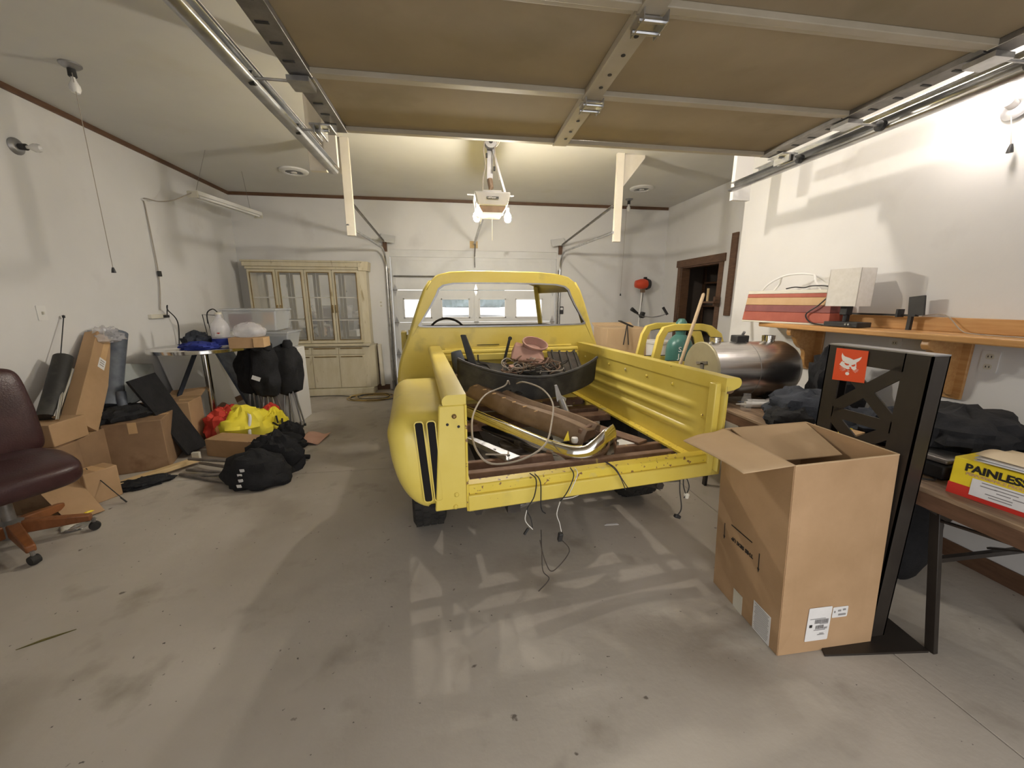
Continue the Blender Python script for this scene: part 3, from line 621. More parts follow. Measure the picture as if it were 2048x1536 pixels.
for (xt, xb) in ((-.176, -.150), (-.128, -.108)):
    cxm = (xt+xb)/2; w = .030; dx = (xb-xt)/.345
    pts = [(q[0]+dx*(-(q[1])), q[1]) for q in rrect(w, .345, .010)]
    big = [(q[0]+dx*(-(q[1])), q[1]) for q in rrect(w+.008, .353, .013)]
    tb('slot_rim', Y, MB().ring(big, pts, (cxm, -.0075, .857), (1, 0, 0), (0, 0, 1), (0, .008, 0)), fd)
    tb('slot_shade_plate', M['recess_shade'], MB().prism(pts, (cxm, -.0035, .857), (1, 0, 0), (0, 0, 1), (0, .004, 0)), fd)  # solid black plate; the dark of an open taillight slot is in its colour
tb('hole_shade_plate', M['recess_shade'], MB().prism([(-.032, 0), (-.022, .009), (.025, .009), (.032, 0), (.022, -.010), (-.022, -.010)], (-.118, .012, .652), (1, 0, 0), (0, -.35, .94), (0, .006, 0)), fd, label='black jagged plate painting the dark of a hole below the slots')  # no real opening: flat black plate with the inner shade painted
# wheels
def wheel(u0, v0):
    R = .345
    prof = [(.19, -.085), (.25, -.105), (.31, -.105), (.338, -.09), (R, -.06), (R, .06), (.338, .09), (.31, .105), (.25, .105), (.19, .085)]
    w = tb('tire', M['rubber'], MB().lathe(prof, (u0, v0, R), 'X', 40))
    t = MB()
    for k in range(40):
        a = 2*pi*k/40
        for j, x in enumerate((-.07, -.024, .024, .07)):
            aa = a+(.08 if j % 2 else 0); rr = R+.001
            c = V((u0+x, v0+rr*cos(aa), R+rr*sin(aa)-0)); rad_ = V((0, cos(aa), sin(aa))); tan = V((0, -sin(aa), cos(aa)))
            if c.z > .005 or True: t.obox(c-rad_*.003, V((.018, 0, 0)), tan*.016, rad_*.005)
    tb('tread_blocks', M['rubber'], t, w, smooth=False)['kind'] = 'stuff'
    tb('rim', M['galvdark'], MB().lathe([(.19, -.08), (.17, -.03), (.05, -.02), (.05, .02), (.17, .03), (.19, .08)], (u0, v0, R), 'X', 28), w)
wheel(-.125, 1.03); wheel(1.43, 1.03); wheel(-.10, 3.75); wheel(1.40, 3.75)
# ---- cab
CV = 1.85; CU = .65
half = [(.0, 1.742), (.30, 1.740), (.48, 1.728), (.575, 1.705), (.64, 1.66), (.685, 1.59), (.735, 1.47), (.785, 1.33), (.835, 1.18), (.885, 1.06), (.915, .96), (.935, .84), (.935, .66), (.90, .56), (.5, .54), (.0, .54)]
out = [(CU+x, z) for x, z in half]+[(CU-x, z) for x, z in half[::-1][1:-1]]
winh = [(.0, 1.652), (.30, 1.650), (.46, 1.645), (.545, 1.628), (.583, 1.60), (.605, 1.55), (.655, 1.46), (.70, 1.39), (.735, 1.335), (.758, 1.305), (.745, 1.292), (.70, 1.288), (.60, 1.286), (.45, 1.284), (.25, 1.283), (.0, 1.283)]
inn = [(CU+x, z) for x, z in winh]+[(CU-x, z) for x, z in winh[::-1][1:-1]]
cb = tb('cab_back', Y, MB().ring(out, inn, (0, CV, 0), (1, 0, 0), (0, 0, 1), (0, .03, 0)), bevel=.012, ang=40)
inn2 = [(CU+(p[0]-CU)*.985, 1.47+(p[1]-1.47)*.965) for p in inn]
tb('window_seal_channel', M['alu'], MB().ring([(CU+(p[0]-CU)*1.012, 1.47+(p[1]-1.47)*1.03) for p in inn], inn2, (0, CV-.004, 0), (1, 0, 0), (0, 0, 1), (0, .02, 0)), label='bare grey window channel')
# belt crease and lower step of the cab back
tb('cab_back_crease', Y, MB().tube([(CU-.55, CV-.004, 1.085), (CU+.62, CV-.004, 1.095)], .012, 8))
for a, b in ((.38, .58), (.86, 1.02)): tb('seam_gap', M['recess_shade'], MB().box(a, b, CV-.008, CV+.002, 1.118, 1.123))
# body side behind door (swept forward) and roof
def hoop(sc, v, dz=0):
    return [(CU+x*sc, v, z+dz) for x, z in half[:12]]+[]
def side(sgn):
    rows = [(1.0, CV), (1.012, CV+.06), (1.012, CV+.16)]
    mb = MB(); pts = [p for p in half[4:14]]
    for sc, v in rows: mb.v += [V((CU+sgn*x*sc, v, z)) for x, z in pts]
    k = len(pts)
    for i in range(2): mb.f += [(i*k+j, i*k+j+1, (i+1)*k+j+1, (i+1)*k+j) for j in range(k-1)]
    return mb
tb('corner_panel', Y, side(-1), thick=.03); tb('corner_panel', Y, side(1), thick=.03)
rp = [p for p in half[:6]]; rp = [(-x, z) for x, z in rp[::-1][:-1]]+rp
rows = [(CV, 0, 1), (CV+.1, .012, 1.0), (CV+.5, .02, 1.0), (CV+.9, .008, .98), (CV+1.03, -.02, .95)]
mb = MB()
for v, dz, sc in rows: mb.v += [V((CU+x*sc, v, z+(dz if abs(x) < .6 else 0))) for x, z in rp]
k = len(rp)
for i in range(len(rows)-1): mb.f += [(i*k+j, i*k+j+1, (i+1)*k+j+1, (i+1)*k+j) for j in range(k-1)]
tb('roof', Y, mb, thick=.012, ang=60)
for s in (-1, 1):
    tb('windshield_pillar', Y, MB().bar((CU+s*.60, CV+1.0, 1.67), (CU+s*.80, CV+1.38, 1.17), .05, .06), bevel=.01)
    tb('cowl_side', Y, MB().box(CU+s*.90-.03, CU+s*.90+.03, CV+1.12, CV+1.42, .45, 1.16), bevel=.01)
    tb('rocker_panel', Y, MB().box(CU+s*.86-.06, CU+s*.86+.06, CV, CV+1.4, .40, .55), bevel=.02)
    tb('front_fender', Y, MB().hexa([(CU+s*.93, CV+1.40, .50), (CU+s*.62, CV+1.40, .50), (CU+s*.62, CV+2.35, .50), (CU+s*.90, CV+2.35, .50), (CU+s*.92, CV+1.40, 1.10), (CU+s*.62, CV+1.40, 1.15), (CU+s*.62, CV+2.35, 1.05), (CU+s*.88, CV+2.35, 1.0)]), bevel=.03)
tb('cowl', Y, MB().hexa([(CU-.85, CV+1.18, 1.06), (CU+.85, CV+1.18, 1.06), (CU+.85, CV+1.45, 1.06), (CU-.85, CV+1.45, 1.06), (CU-.85, CV+1.30, 1.17), (CU+.85, CV+1.30, 1.17), (CU+.85, CV+1.45, 1.17), (CU-.85, CV+1.45, 1.17)]), bevel=.01)
tb('hood', Y, MB().hexa([(CU-.62, CV+1.45, 1.08), (CU+.62, CV+1.45, 1.08), (CU+.62, CV+2.4, .98), (CU-.62, CV+2.4, .98), (CU-.62, CV+1.45, 1.16), (CU+.62, CV+1.45, 1.16), (CU+.62, CV+2.4, 1.06), (CU-.62, CV+2.4, 1.06)]), bevel=.02)
tb('grille', M['galvdark'], MB().box(CU-.85, CU+.85, CV+2.36, CV+2.42, .55, .97), bevel=.01)
tb('firewall', M['frame'], MB().box(CU-.85, CU+.85, CV+1.32, CV+1.35, .5, 1.06))
tb('cab_floor', M['frame'], MB().box(CU-.86, CU+.86, CV+.03, CV+1.34, .52, .56))
tb('dashboard', M['frame'], MB().box(CU-.80, CU+.84, CV+1.0, CV+1.30, 1.02, 1.225), bevel=.02)
sw = tb('steering_wheel', M['frame'], MB().tube([(.20+.19*cos(t), CV+.74+.19*sin(t)*.55, 1.16+.19*sin(t)*.83) for t in [2*pi*k/32 for k in range(32)]], .012, 8, closed=True))
tb('spoke', M['frame'], MB().bar((.03, CV+.74, 1.16), (.37, CV+.74, 1.16), .03, .012).tube([(.2, CV+.74, 1.16), (.2, CV+1.02, 1.02)], .022, 8), sw)
# wiring still attached at the tail sill
def wires(lst, r, m, name='wire'):
    for p in lst: tb(name, M[m], MB().tube(bez(p, 6), r, 5))
wires([[(.30, .03, .74), (.31, -.03, .735), (.30, -.035, .66), (.27, -.03, .60), (.29, -.02, .55), (.30, -.02, .50)], [(.32, .02, .74), (.33, -.03, .72), (.335, -.03, .6), (.36, -.02, .56)],
       [(.50, .04, .74), (.49, -.025, .73), (.46, -.03, .66), (.43, -.02, .61)]], .0028, 'black')
wires([[(.43, -.02, .61), (.415, -.02, .55), (.43, -.02, .50), (.44, -.02, .455)], [(.52, .03, .74), (.51, -.02, .73), (.47, -.03, .65)], [(.27, -.03, .60), (.265, -.02, .54), (.30, -.02, .49)], [(.44, -.02, .62), (.52, .02, .60), (.62, .06, .61)]], .0022, 'whitewire')
wires([[(.69, .06, .74), (.705, .0, .73), (.73, -.02, .69), (.765, -.015, .62)], [(.695, .06, .74), (.712, .0, .73), (.74, -.02, .68), (.775, -.015, .63)], [(.35, .02, .40), (.37, -.0, .30), (.42, .02, .22), (.52, .06, .28), (.46, .03, .38)],
       [(.34, -.02, .48), (.345, -.02, .38), (.36, -.0, .25), (.40, .02, .18), (.34, .0, .14)]], .0025, 'frame')
tb('plug', M['black'], MB().rbox((.452, .02, .40), .022, .02, .05, rx=.3), bevel=.004)
tb('plug', M['black'], MB().rbox((.27, -.02, .485), .01, .01, .035, ry=.6), bevel=.002)
tb('lamp_socket', M['offwhite'], MB().lathe([(.011, 0), (.014, .02), (.009, .028), (0, .028)], (1.155, .03, .50), seg=10))
wires([[(1.14, .05, .62), (1.13, .03, .57), (1.15, .03, .52)], [(1.12, .05, .62), (1.11, .03, .55), (1.13, .03, .44), (1.10, .03, .40)], [(1.15, .05, .62), (1.165, .03, .56), (1.14, .03, .50)]], .003, 'black')
tb('plug', M['black'], MB().rbox((1.11, .03, .40), .035, .02, .018, ry=.4), bevel=.004)
# ---------------------------------------------------------------- loose parts in the bed (each its own thing, truck frame mapped to world)
TM = Matrix.Translation(V((.02, 1.52, 0))) @ Matrix.Rotation(rad(6.5), 4, 'Z')
def w(p): return TM @ V(p)
def wb(mb): mb.v = [TM @ p for p in mb.v]; return mb
# black wheelhouse liner
tub = thing('wheelhouse_liner', 'large curved black plastic liner lying across the truck bed', 'liner', w((.68, 1.25, .69)), rad(6.5))
def tf(u, v):
    x = .13+1.09*u; rimz = 1.06-.20*math.sin(pi*min(1, max(0, (u*1.0))))**.8+.04*u
    # v 0..1 front rim -> down front face -> back
    s_ = max(0, sin(pi*u))
    rimz = 1.10-.115*s_**.8-.03*u
    fy = 1.22-.17*s_
    bz = .88-.085*s_**.6
    if u < .06 or u > .95: bz += .0
    if v < .45:
        t = v/.45; return (x, fy+.03*t, rimz+(bz-rimz)*t)
    t = (v-.45)/.55
    return (x, fy+.03+(.40)*t, bz+(.20*t*t))
MBt = MB().grid(tf, 40, 24); wb(MBt).build('shell', M['dusty'], tub, thick=.012, ang=50)
rim = [tf(k/30, 0) for k in range(31)]
wb(MB().tube([(p[0], p[1]-.008, p[2]) for p in rim], .011, 6)).build('rolled_rim', M['dusty'], tub)
# wire harness heap in the liner
random.seed(11)
hp = thing('wire_harness', 'tangled brown and grey wiring heaped in the black liner', 'wiring', w((.72, 1.25, .92)), rad(6.5))
for q in range(26):
    c = V((.70+random.uniform(-.19, .19), 1.27+random.uniform(-.07, .12), .99+random.uniform(-.02, .05))); pts = []
    n = 7; r = random.uniform(.04, .11); ph = random.random()*6
    for k in range(n): pts.append((c.x+r*cos(ph+k*1.1)*random.uniform(.7, 1.5), c.y+r*sin(ph+k*1.1)*.7, c.z+random.uniform(-.03, .05)))
    wb(MB().tube(bez(pts, 5), random.choice((.003, .004, .006)), 5)).build('wire', M[random.choice(('greywire', 'frame', 'dashbrown', 'black', 'greywire', 'rust'))], hp)
for q in range(7):
    wb(MB().rbox((.72+random.uniform(-.2, .2), 1.26+random.uniform(-.1, .1), 1.02+random.uniform(0, .04)), .04, .03, .025, rz=random.random()*3, rx=.5)).build('connector', M[random.choice(('black', 'dashbrown', 'pink'))], hp, bevel=.003)
# duct
du = thing('air_duct', 'dusty pink plastic air duct with an oval mouth', 'duct', w((.78, 1.38, .98)), rad(6.5))
Rq = (Matrix.Rotation(rad(38), 3, 'X') @ Matrix.Rotation(rad(12), 3, 'Y'))
wb(MB().lathe([(.070, -.02), (.082, .02), (.090, .024), (.090, .036), (.080, .036), (.076, .026), (.068, .0), (.055, -.03)], (.76, 1.40, 1.15), R=Rq, seg=32, sx=1.25, sy=.8)).build('mouth', M['pink'], du)
wb(MB().hexa([(.55, 1.34, 1.06), (.80, 1.24, 1.02), (.86, 1.42, 1.06), (.60, 1.50, 1.10), (.60, 1.40, 1.17), (.78, 1.34, 1.12), (.84, 1.44, 1.12), (.64, 1.50, 1.18)])).build('box', M['pink'], du, bevel=.012)
# dark ribbed panel right of the duct
rbp = thing('ribbed_panel', 'dark brown ribbed plastic panel lying right of the duct', 'panel', w((1.05, 1.38, .9)), rad(6.5))
wb(MB().hexa([(.86, 1.24, .94), (1.14, 1.26, .92), (1.22, 1.60, 1.04), (.94, 1.58, 1.06), (.86, 1.24, .96), (1.14, 1.26, .94), (1.22, 1.60, 1.06), (.94, 1.58, 1.08)])).build('plate', M['frame'], rbp)
for k in range(4): wb(MB().bar((.90+.07*k, 1.26, .965-.007*k), (.98+.07*k, 1.58, 1.085-.007*k), .016, .02)).build('rib', M['dusty'], rbp, bevel=.003)
# upright black strip, grey duct piece, lever
tag(wb(MB().hexa([(.27, 1.52, .93), (.34, 1.50, .92), (.36, 1.56, .92), (.30, 1.58, .93), (.20, 1.58, 1.235), (.245, 1.57, 1.235), (.25, 1.60, 1.235), (.21, 1.61, 1.235)])).build('trim_strip', M['black'], bevel=.006), 'black plastic strip standing upright against the cab back', 'strip')
tag(wb(MB().lathe([(.045, 0), (.05, .1), (.04, .17), (.03, .17), (.04, .1), (.035, 0)], (.19, 1.50, .95), seg=16, sx=1, sy=.7, R=Matrix.Rotation(rad(-12), 3, 'Y'))).build('rubber_boot', M['bluegrey']), 'dull grey rubber boot beside the upright black strip', 'boot')
tag(wb(MB().bar((.57, 1.64, .98), (.63, 1.66, 1.19), .022, .008, (0, 1, 0)).lathe([(.017, 0), (.017, .008), (0, .008)], (.632, 1.655, 1.19), 'Y', 12)).build('seat_lever', M['black']), 'thin black metal lever leaning on the bed front', 'lever')
tag(wb(MB().tube(bez([(.43, 1.45, .93), (.40, 1.50, 1.0), (.34, 1.52, 1.02), (.33, 1.52, 1.08)], 6), .006, 6)).build('bent_rod', M['frame']), 'bent dark rod with hooked tip left of the wiring', 'rod')
# brown dash beam
db = thing('dash_frame', 'long brown slotted dash frame lying diagonally in the bed', 'dash frame', w((.45, .95, .66)), rad(6.5))
A_, B_ = V((.15, 1.46, .90)), V((.84, .50, .70)); dv = (B_-A_); L_ = dv.length; dn = dv.normalized(); sd = dn.cross(V((0, 0, 1))).normalized(); up = sd.cross(dn)
prf = [(-.10, .00), (-.09, .045), (-.04, .06), (-.02, .035), (.03, .045), (.08, .055), (.10, .02), (.11, -.05)]
def df(u, v):
    k = v*(len(prf)-1); i = min(int(k), len(prf)-2); f = k-i
    a = prf[i][0]*(1-f)+prf[i+1][0]*f; b = prf[i][1]*(1-f)+prf[i+1][1]*f
    return A_+dv*u+sd*a+up*(b+.012*sin(u*9))
wb(MB().grid(df, 30, 22)).build('shell', M['dashbrown'], db, thick=.008, ang=25)
for k in range(6):
    c = A_+dv*(.12+.07*k)+sd*(-.065)+up*.060
    wb(MB().obox(c, dn*.022, sd*.014, up*.004)).build('slot', M['recess_shade'], db)
for k in range(9):
    c = A_+dv*(.10+.075*k)+sd*(.085)+up*.058
    wb(MB().bar(c, c+sd*.035+up*.004, .006, .006)).build('clip', M['sand'], db)
wb(MB().obox(A_+dv*.97+up*.01, dn*.012, sd*.10, up*.05)).build('end_plate', M['rust'], db, bevel=.004)
# chrome bumper
bm = thing('chrome_bumper', 'chrome bumper with yellow inner side lying across the bed', 'bumper', w((.5, .7, .66)), rad(6.5))
bp_ = bez([(.10, 1.36, .695), (.24, 1.05, .685), (.38, .76, .675), (.52, .50, .66), (.60, .385, .655), (.67, .33, .655), (.76, .325, .665), (.85, .355, .675), (.93, .41, .68)], 6)
def bprof(off):
    out = []
    n = len(bp_)
    for i in range(n):
        a = bp_[max(i-1, 0)]; b = bp_[min(i+1, n-1)]; t = (b-a); t.z = 0; t.normalize(); nn = V((t.y, -t.x, 0))
        out.append((bp_[i], nn))
    return out
BP = bprof(0); n = len(BP)
def bf(u, v, off=0, k=1):
    i = int(round(u*(n-1))); p, nn = BP[i]
    e = min(1, max(0, (u-.70)/.16)); hh = .062+.045*e
    a = (v-.5)*2*1.25; ou = .045*cos(a)-.02+off
    return p+nn*ou+V((0, 0, sin(a)/sin(1.25)*hh+.012*e))
wb(MB().grid(lambda u, v: bf(u, v, .0), n, 12)).build('face', M['chrome'], bm, thick=.003, ang=70)
wb(MB().grid(lambda u, v: bf(u*.66, v, -.006), n, 10)).build('inner_face', M['yellowrust'], bm, thick=.003, ang=70, label='yellow green painted inner side')
# steering column and neck, bracket, scraps
st = thing('steering_column', 'short silver steering column with a rusty lower bracket', 'steering column', w((.80, .85, .62)), rad(6.5))
wb(MB().tube([(.83, .74, .66), (.805, .82, .76), (.785, .87, .84)], .03, 14, rr=[.036, .026, .024])).build('tube', M['alu'], st)
pf = [(-.03, 0), (-.022, .06), (-.01, .12), (.012, .125), (.02, .05), (.055, .03), (.035, 0)]
wb(MB().prism(pf, (.785, .865, .825), (.98, .1, -.15), (-.2, .35, .9), (0, .014, 0))).build('flange', M['alu'], st, bevel=.003)
wb(MB().rbox((.835, .74, .655), .10, .08, .07, rz=.4), ).build('bracket', M['dashbrown'], st, bevel=.012)
wb(MB().rbox((.93, .72, .645), .16, .05, .02, rz=-.5).rbox((.99, .67, .655), .05, .06, .03, rz=.3)).build('foot', M['rust'], st, bevel=.006)
mt = thing('metal_bracket', 'dull grey perforated bracket lying left of the bumper', 'bracket', w((.22, .52, .62)), rad(6.5))
wb(MB().hexa([(.08, .78, .655), (.15, .80, .655), (.36, .40, .66), (.28, .36, .66), (.08, .78, .663), (.15, .80, .663), (.36, .40, .668), (.28, .36, .668)])).build('plate', M['alu'], mt)
wb(MB().bar((.075, .79, .675), (.27, .36, .68), .006, .03)).build('flange', M['alu'], mt)
for k in range(4):
    c = V((.13, .73, .665)).lerp(V((.30, .42, .67)), k/3); wb(MB().lathe([(.010, 0), (.010, .002), (0, .002)], c, seg=8)).build('hole', M['ink'], mt)
gl = [(.60, .60, .08), (.98, .60, .09), (1.14, .62, .07), (.76, .80, .06)]
for k, (x, y, r) in enumerate(gl):
    pts = [(r*(1+.25*sin(5*a+k))*cos(a), r*(1+.2*cos(3*a+k*2))*sin(a)) for a in [2*pi*i/9 for i in range(9)]]
    lab = ['pale grey paper scrap beneath the brown dash frame', 'pale grey paper scrap right of the steering column', 'pale grey paper scrap near the right bed wall', 'pale grey paper scrap behind the steering column'][k]
    tag(wb(MB().prism(pts, (x, y, .575 if k != 1 else .60), (1, 0, 0), (0, .95, .2), (0, 0, .003))).build('paper_scrap', M['paper']), lab, 'paper')
MBp = wb(MB().box(.35, 1.2, .5, .9, .562, .572)); MBp.build('under_tray', M['frame'], TR, smooth=False)
tag(wb(MB().prism([(-.02, 0), (.018, 0), (.012, .055)], (.665, .47, .70), (1, 0, 0), (0, .2, 1), (0, .004, 0))).build('yellow_tag', M['boxyellow']), 'small bright yellow triangular tag by the bumper corner', 'tag')
tag(wb(MB().lathe([(.018, 0), (.022, .015), (.018, .03), (0, .034)], (.71, .46, .69), seg=14)).build('bottle_lid', M['white']), 'small white cap beside the yellow tag', 'cap')
lp = [(.47, 1.05, .93), (.445, 1.0, .965), (.42, 1.0, .93), (.28, .95, .89), (.15, .62, .88), (.09, .35, .86), (.09, .22, .80), (.16, .2, .73), (.34, .28, .70), (.50, .38, .73), (.60, .55, .80), (.66, .70, .87), (.64, .85, .93), (.55, .95, .96), (.52, 1.05, .93)]
tag(wb(MB().tube(bez(lp, 5), .0055, 6)).build('cable_loop', M['greywire']), 'grey cable looping over the dash frame and bumper', 'cable')
tag(wb(MB().tube(bez([(.14, .25, .76), (.24, .32, .72), (.28, .36, .70), (.30, .42, .69)], 5), .004, 6)).build('cable_end', M['greywire']), 'short grey cable end dangling onto the perforated bracket', 'cable')
# ================================================================ RIGHT FOREGROUND
def quad(parent, name, m, a, b, c, d, t=.005, **k):
    a, b, c, d = map(V, (a, b, c, d)); n = (b-a).cross(d-a).normalized()*t/2
    return MB().hexa([a-n, b-n, c-n, d-n, a+n, b+n, c+n, d+n]).build(name, m, parent, **k)
bx = thing('cardboard_box', 'tall open cardboard box in front of the dark lattice stand', 'box', (1.57, 1.42, 0))
Fl, Fr, Bl, Br = (1.335, 1.198), (1.80, 1.196), (1.355, 1.645), (1.80, 1.66)
fl2, fr2, bl2, br2 = (1.275, 1.205), (1.800, 1.245), (1.305, 1.645), (1.800, 1.68); hz = .88
def P3(p, z): return (p[0], p[1], z)
quad(bx, 'front_wall', M['card'], P3(Fl, .002), P3(Fr, .002), P3(fr2, hz), P3(fl2, hz))
quad(bx, 'side_wall', M['card'], P3(Bl, .002), P3(Fl, .002), P3(fl2, hz), P3(bl2, hz))
quad(bx, 'side_wall', M['card'], P3(Fr, .002), P3(Br, .002), P3(br2, hz), P3(fr2, hz))
quad(bx, 'back_wall', M['card'], P3(Br, .002), P3(Bl, .002), P3(bl2, hz), P3(br2, hz))
quad(bx, 'bottom', M['card'], P3(Fl, .006), P3(Fr, .006), P3(Br, .006), P3(Bl, .006))
# left flap folded out, creased
def flapf(u, v):
    a = V(P3(fl2, hz+.003)).lerp(V(P3(bl2, hz+.003)), v); b = V((1.055, 1.20, hz-.012)).lerp(V((1.015, 1.53, hz-.0)), v)
    return a.lerp(b, u)+V((0, 0, .006*sin(u*7)*sin(v*4)))
MB().grid(flapf, 14, 14).build('flap', M['cardin'], bx, thick=.005)
quad(bx, 'flap', M['cardin'], (1.34, 1.640, hz-.0), (1.79, 1.672, hz-.0), (1.74, 1.42, hz-.07), (1.36, 1.40, hz-.07))
quad(bx, 'flap', M['cardin'], (1.806, 1.25, hz), (1.806, 1.66, hz), (1.835, 1.60, hz-.20), (1.83, 1.28, hz-.20))
quad(bx, 'flap', M['cardin'], (1.29, 1.212, hz-.005), (1.79, 1.252, hz-.005), (1.72, 1.262, hz-.18), (1.33, 1.235, hz-.18))
MB().tube([P3(fl2, hz), P3(fr2, hz)], .004, 6).tube([P3(bl2, hz), P3(br2, hz)], .004, 6).tube([P3(fr2, hz), P3(br2, hz)], .004, 6).build('torn_edge', M['cardin'], bx)
# printing on the left side (upside down) : side plane from Fl,Bl
sax = (V(P3(Bl, 0))-V(P3(Fl, 0))).normalized(); sup = (V(P3(fl2, hz))-V(P3(Fl, 0))).normalized(); sn = sup.cross(sax).normalized()
if sn.x > 0: sn = -sn
def on_side(y, z): return V(P3(Fl, 0))+sax*(y-1.198)+sup*z+sn*.004
text('THIS SIDE UP', 'lettering', M['ink'], bx, on_side(1.372, .365), sax, -sup, .026, off=.0, bold=.0008)
MB().obox(on_side(1.455, .425), sax*.072, sup*.0025, sn*.0006).build('printed_line', M['ink'], bx)
for y, z, s in ((1.575, .36, .045), (1.335, .355, .048)):
    o_ = on_side(y, z)
    MB().prism([(-.0022, s), (.0022, s), (.0022, -s*.55), (.0065, -s*.55), (0, -s), (-.0065, -s*.55), (-.0022, -s*.55)], o_, sax, sup, sn*.0008).build('printed_arrow', M['ink'], bx)
o_ = on_side(1.295, .078); lb = MB().obox(o_, sax*.052, sup*.075, sn*.0006).build('paper_label', M['paper'], bx, label='white text label')
ln = MB()
for k in range(15): ln.obox(o_+sup*(.066-.0092*k)+sn*.0009, sax*random.uniform(.036, .044), sup*.0013, sn*.0003)
ln.build('print', M['inkgrey'], lb)
MB().obox(on_side(1.452, .05), sax*.032, sup*.052, sn*.0005).build('packing_tape', M['offwhite'], bx)
# shipping labels on the front
fax = (V(P3(Fr, 0))-V(P3(Fl, 0))).normalized(); fup = V((0, .02, 1)).normalized(); fn = V((0, -1, 0))
def on_front(x, z, d=.004): return V((x, 1.197-d, z))+V((0, z*.035, 0))
lb = MB().prism([(q[0], q[1]) for q in rrect(.112, .165, .005)], on_front(1.512, .138), fax, fup, fn*.0008).build('shipping_label', M['paper'], bx)
def onl(dx, dz): return on_front(1.512+dx, .138+dz, .0062)
ln = MB(); random.seed(2)
x = -.02
while x < .045:
    wd = random.choice((.001, .0016, .0024)); ln.obox(onl(x, .014), fax*wd/2, fup*.010, fn*.0003); x += wd+random.choice((.0012, .002))
x = -.012
while x < .025:
    wd = random.choice((.001, .002)); ln.obox(onl(x, -.014), fax*wd/2, fup*.009, fn*.0003); x += wd+random.choice((.0012, .002))
for dz, a, b in ((.028, -.045, .03), (-.028, -.02, .035), (-.046, .01, .03), (-.052, .0, .035), (.001, .005, .045), (-.018, .028, .045), (-.023, .028, .045)): ln.obox(onl((a+b)/2, dz), fax*(b-a)/2, fup*.0012, fn*.0003)
ln.build('print', M['inkgrey'], lb)
MB().obox(onl(-.038, -.006), fax*.0065, fup*.0065, fn*.0004).build('print_square', M['ink'], lb)
lb2 = MB().prism(rrect(.075, .052, .005), on_front(1.612, .185), fax, fup, fn*.0008).build('small_label', M['paper'], bx)
ln = MB()
for dx, dz, a in ((-.005, .008, .007), (.018, .011, .007), (-.028, .004, .003), (.01, -.012, .018)): ln.obox(on_front(1.612+dx, .185+dz, .0062), fax*a, fup*.004, fn*.0003)
ln.build('print', M['inkgrey'], lb2)
tag(MB().prism([(-.10, .0), (.09, .02), (.085, .03), (-.10, .015)], (1.72, 1.72, .87), (1, 0, 0), (0, 1, 0), (0, .0, .006)).build('paper_sheet', M['paper']), 'white paper edge between the open box and the stand', 'paper') if False else None
# ---- lattice stand
sd_ = thing('lattice_stand', 'tall dark metal display stand with X lattice and orange sign', 'display stand', (1.85, 1.40, 0))
X0, X1 = 1.810, 1.818; ya, yb = 1.212, 1.635; zt = 1.292
MB().box(X0, X1, ya, ya+.095, .012, zt).build('side_plate', M['stand'], sd_, smooth=False)
MB().box(X0, X1, yb-.075, yb, .012, zt).build('side_plate', M['stand'], sd_, smooth=False)
MB().box(X0, X0+.082, ya, ya+.006, .012, zt).build('flange', M['stand'], sd_, smooth=False)
MB().box(X0, X0+.082, yb-.006, yb, .012, zt).build('flange', M['stand'], sd_, smooth=False)
MB().box(X0+.076, X0+.082, ya, ya+.05, .012, zt).build('return_lip', M['stand'], sd_, smooth=False)
MB().box(X0+.076, X0+.082, yb-.05, yb, .012, zt).build('return_lip', M['stand'], sd_, smooth=False)
MB().box(X0, X0+.082, ya, yb, zt, zt+.006).build('top_cap', M['alu'], sd_, smooth=False, label='bare bright top edge')
zc_ = [1.215, .975, .735, .495, .255]
for i, z in enumerate(zc_):
    hgt = .077 if i == 0 else .05
    MB().box(X0, X1, ya+.09, yb-.07, z if i == 0 else z-.025, z+hgt if i == 0 else z+.025).build('cross_bar', M['stand'], sd_, smooth=False)
    if i < 4:
        zb = zc_[i+1]+.025; z1 = z if i == 0 else z-.025
        MB().bar((X0+.004, ya+.085, z1+.01), (X0+.004, yb-.065, zb-.01), .008, .052, (0, 1, 0)).build('lattice_bar', M['stand'], sd_, smooth=False)
        MB().bar((X0+.0041, ya+.085, zb-.01), (X0+.0041, yb-.065, z1+.01), .008, .052, (0, 1, 0)).build('lattice_bar', M['stand'], sd_, smooth=False)
MB().hexa([(1.535, 1.165, 0), (2.0, 1.115, 0), (2.06, 1.66, 0), (1.81, 1.66, 0), (1.535, 1.165, .01), (2.0, 1.115, .01), (2.06, 1.66, .01), (1.81, 1.66, .01)]).build('base_plate', M['stand'], sd_, smooth=False)
SG = [(X0-.003, 1.592, 1.281), (X0-.003, 1.447, 1.283), (X0-.003, 1.440, 1.140), (X0-.003, 1.588, 1.128)]
sg = quad(sd_, 'orange_sign', M['orange'], SG[3], SG[2], SG[1], SG[0], t=.002)
def sgp(px, py, d):   # position on the sign face
    det = 430*460+65*45; dx, dy = px-255, py-80
    u = (dx*460+dy*65)/det; v = (dy*430-dx*45)/det
    a = V(SG[0]).lerp(V(SG[1]), u); b = V(SG[3]).lerp(V(SG[2]), u); return a.lerp(b, v)+V((-d, 0, 0))
def decal(pts, m, d, parent, name):
    a = [sgp(*p, d) for p in pts]; b = [p+V((-.0004, 0, 0)) for p in a]; k = len(a)
    return MB().add(a+b, [tuple(range(k)), tuple(range(k, 2*k))[::-1]]+[(i, (i+1) % k, k+(i+1) % k, k+i) for i in range(k)]).build(name, m, parent, smooth=False)
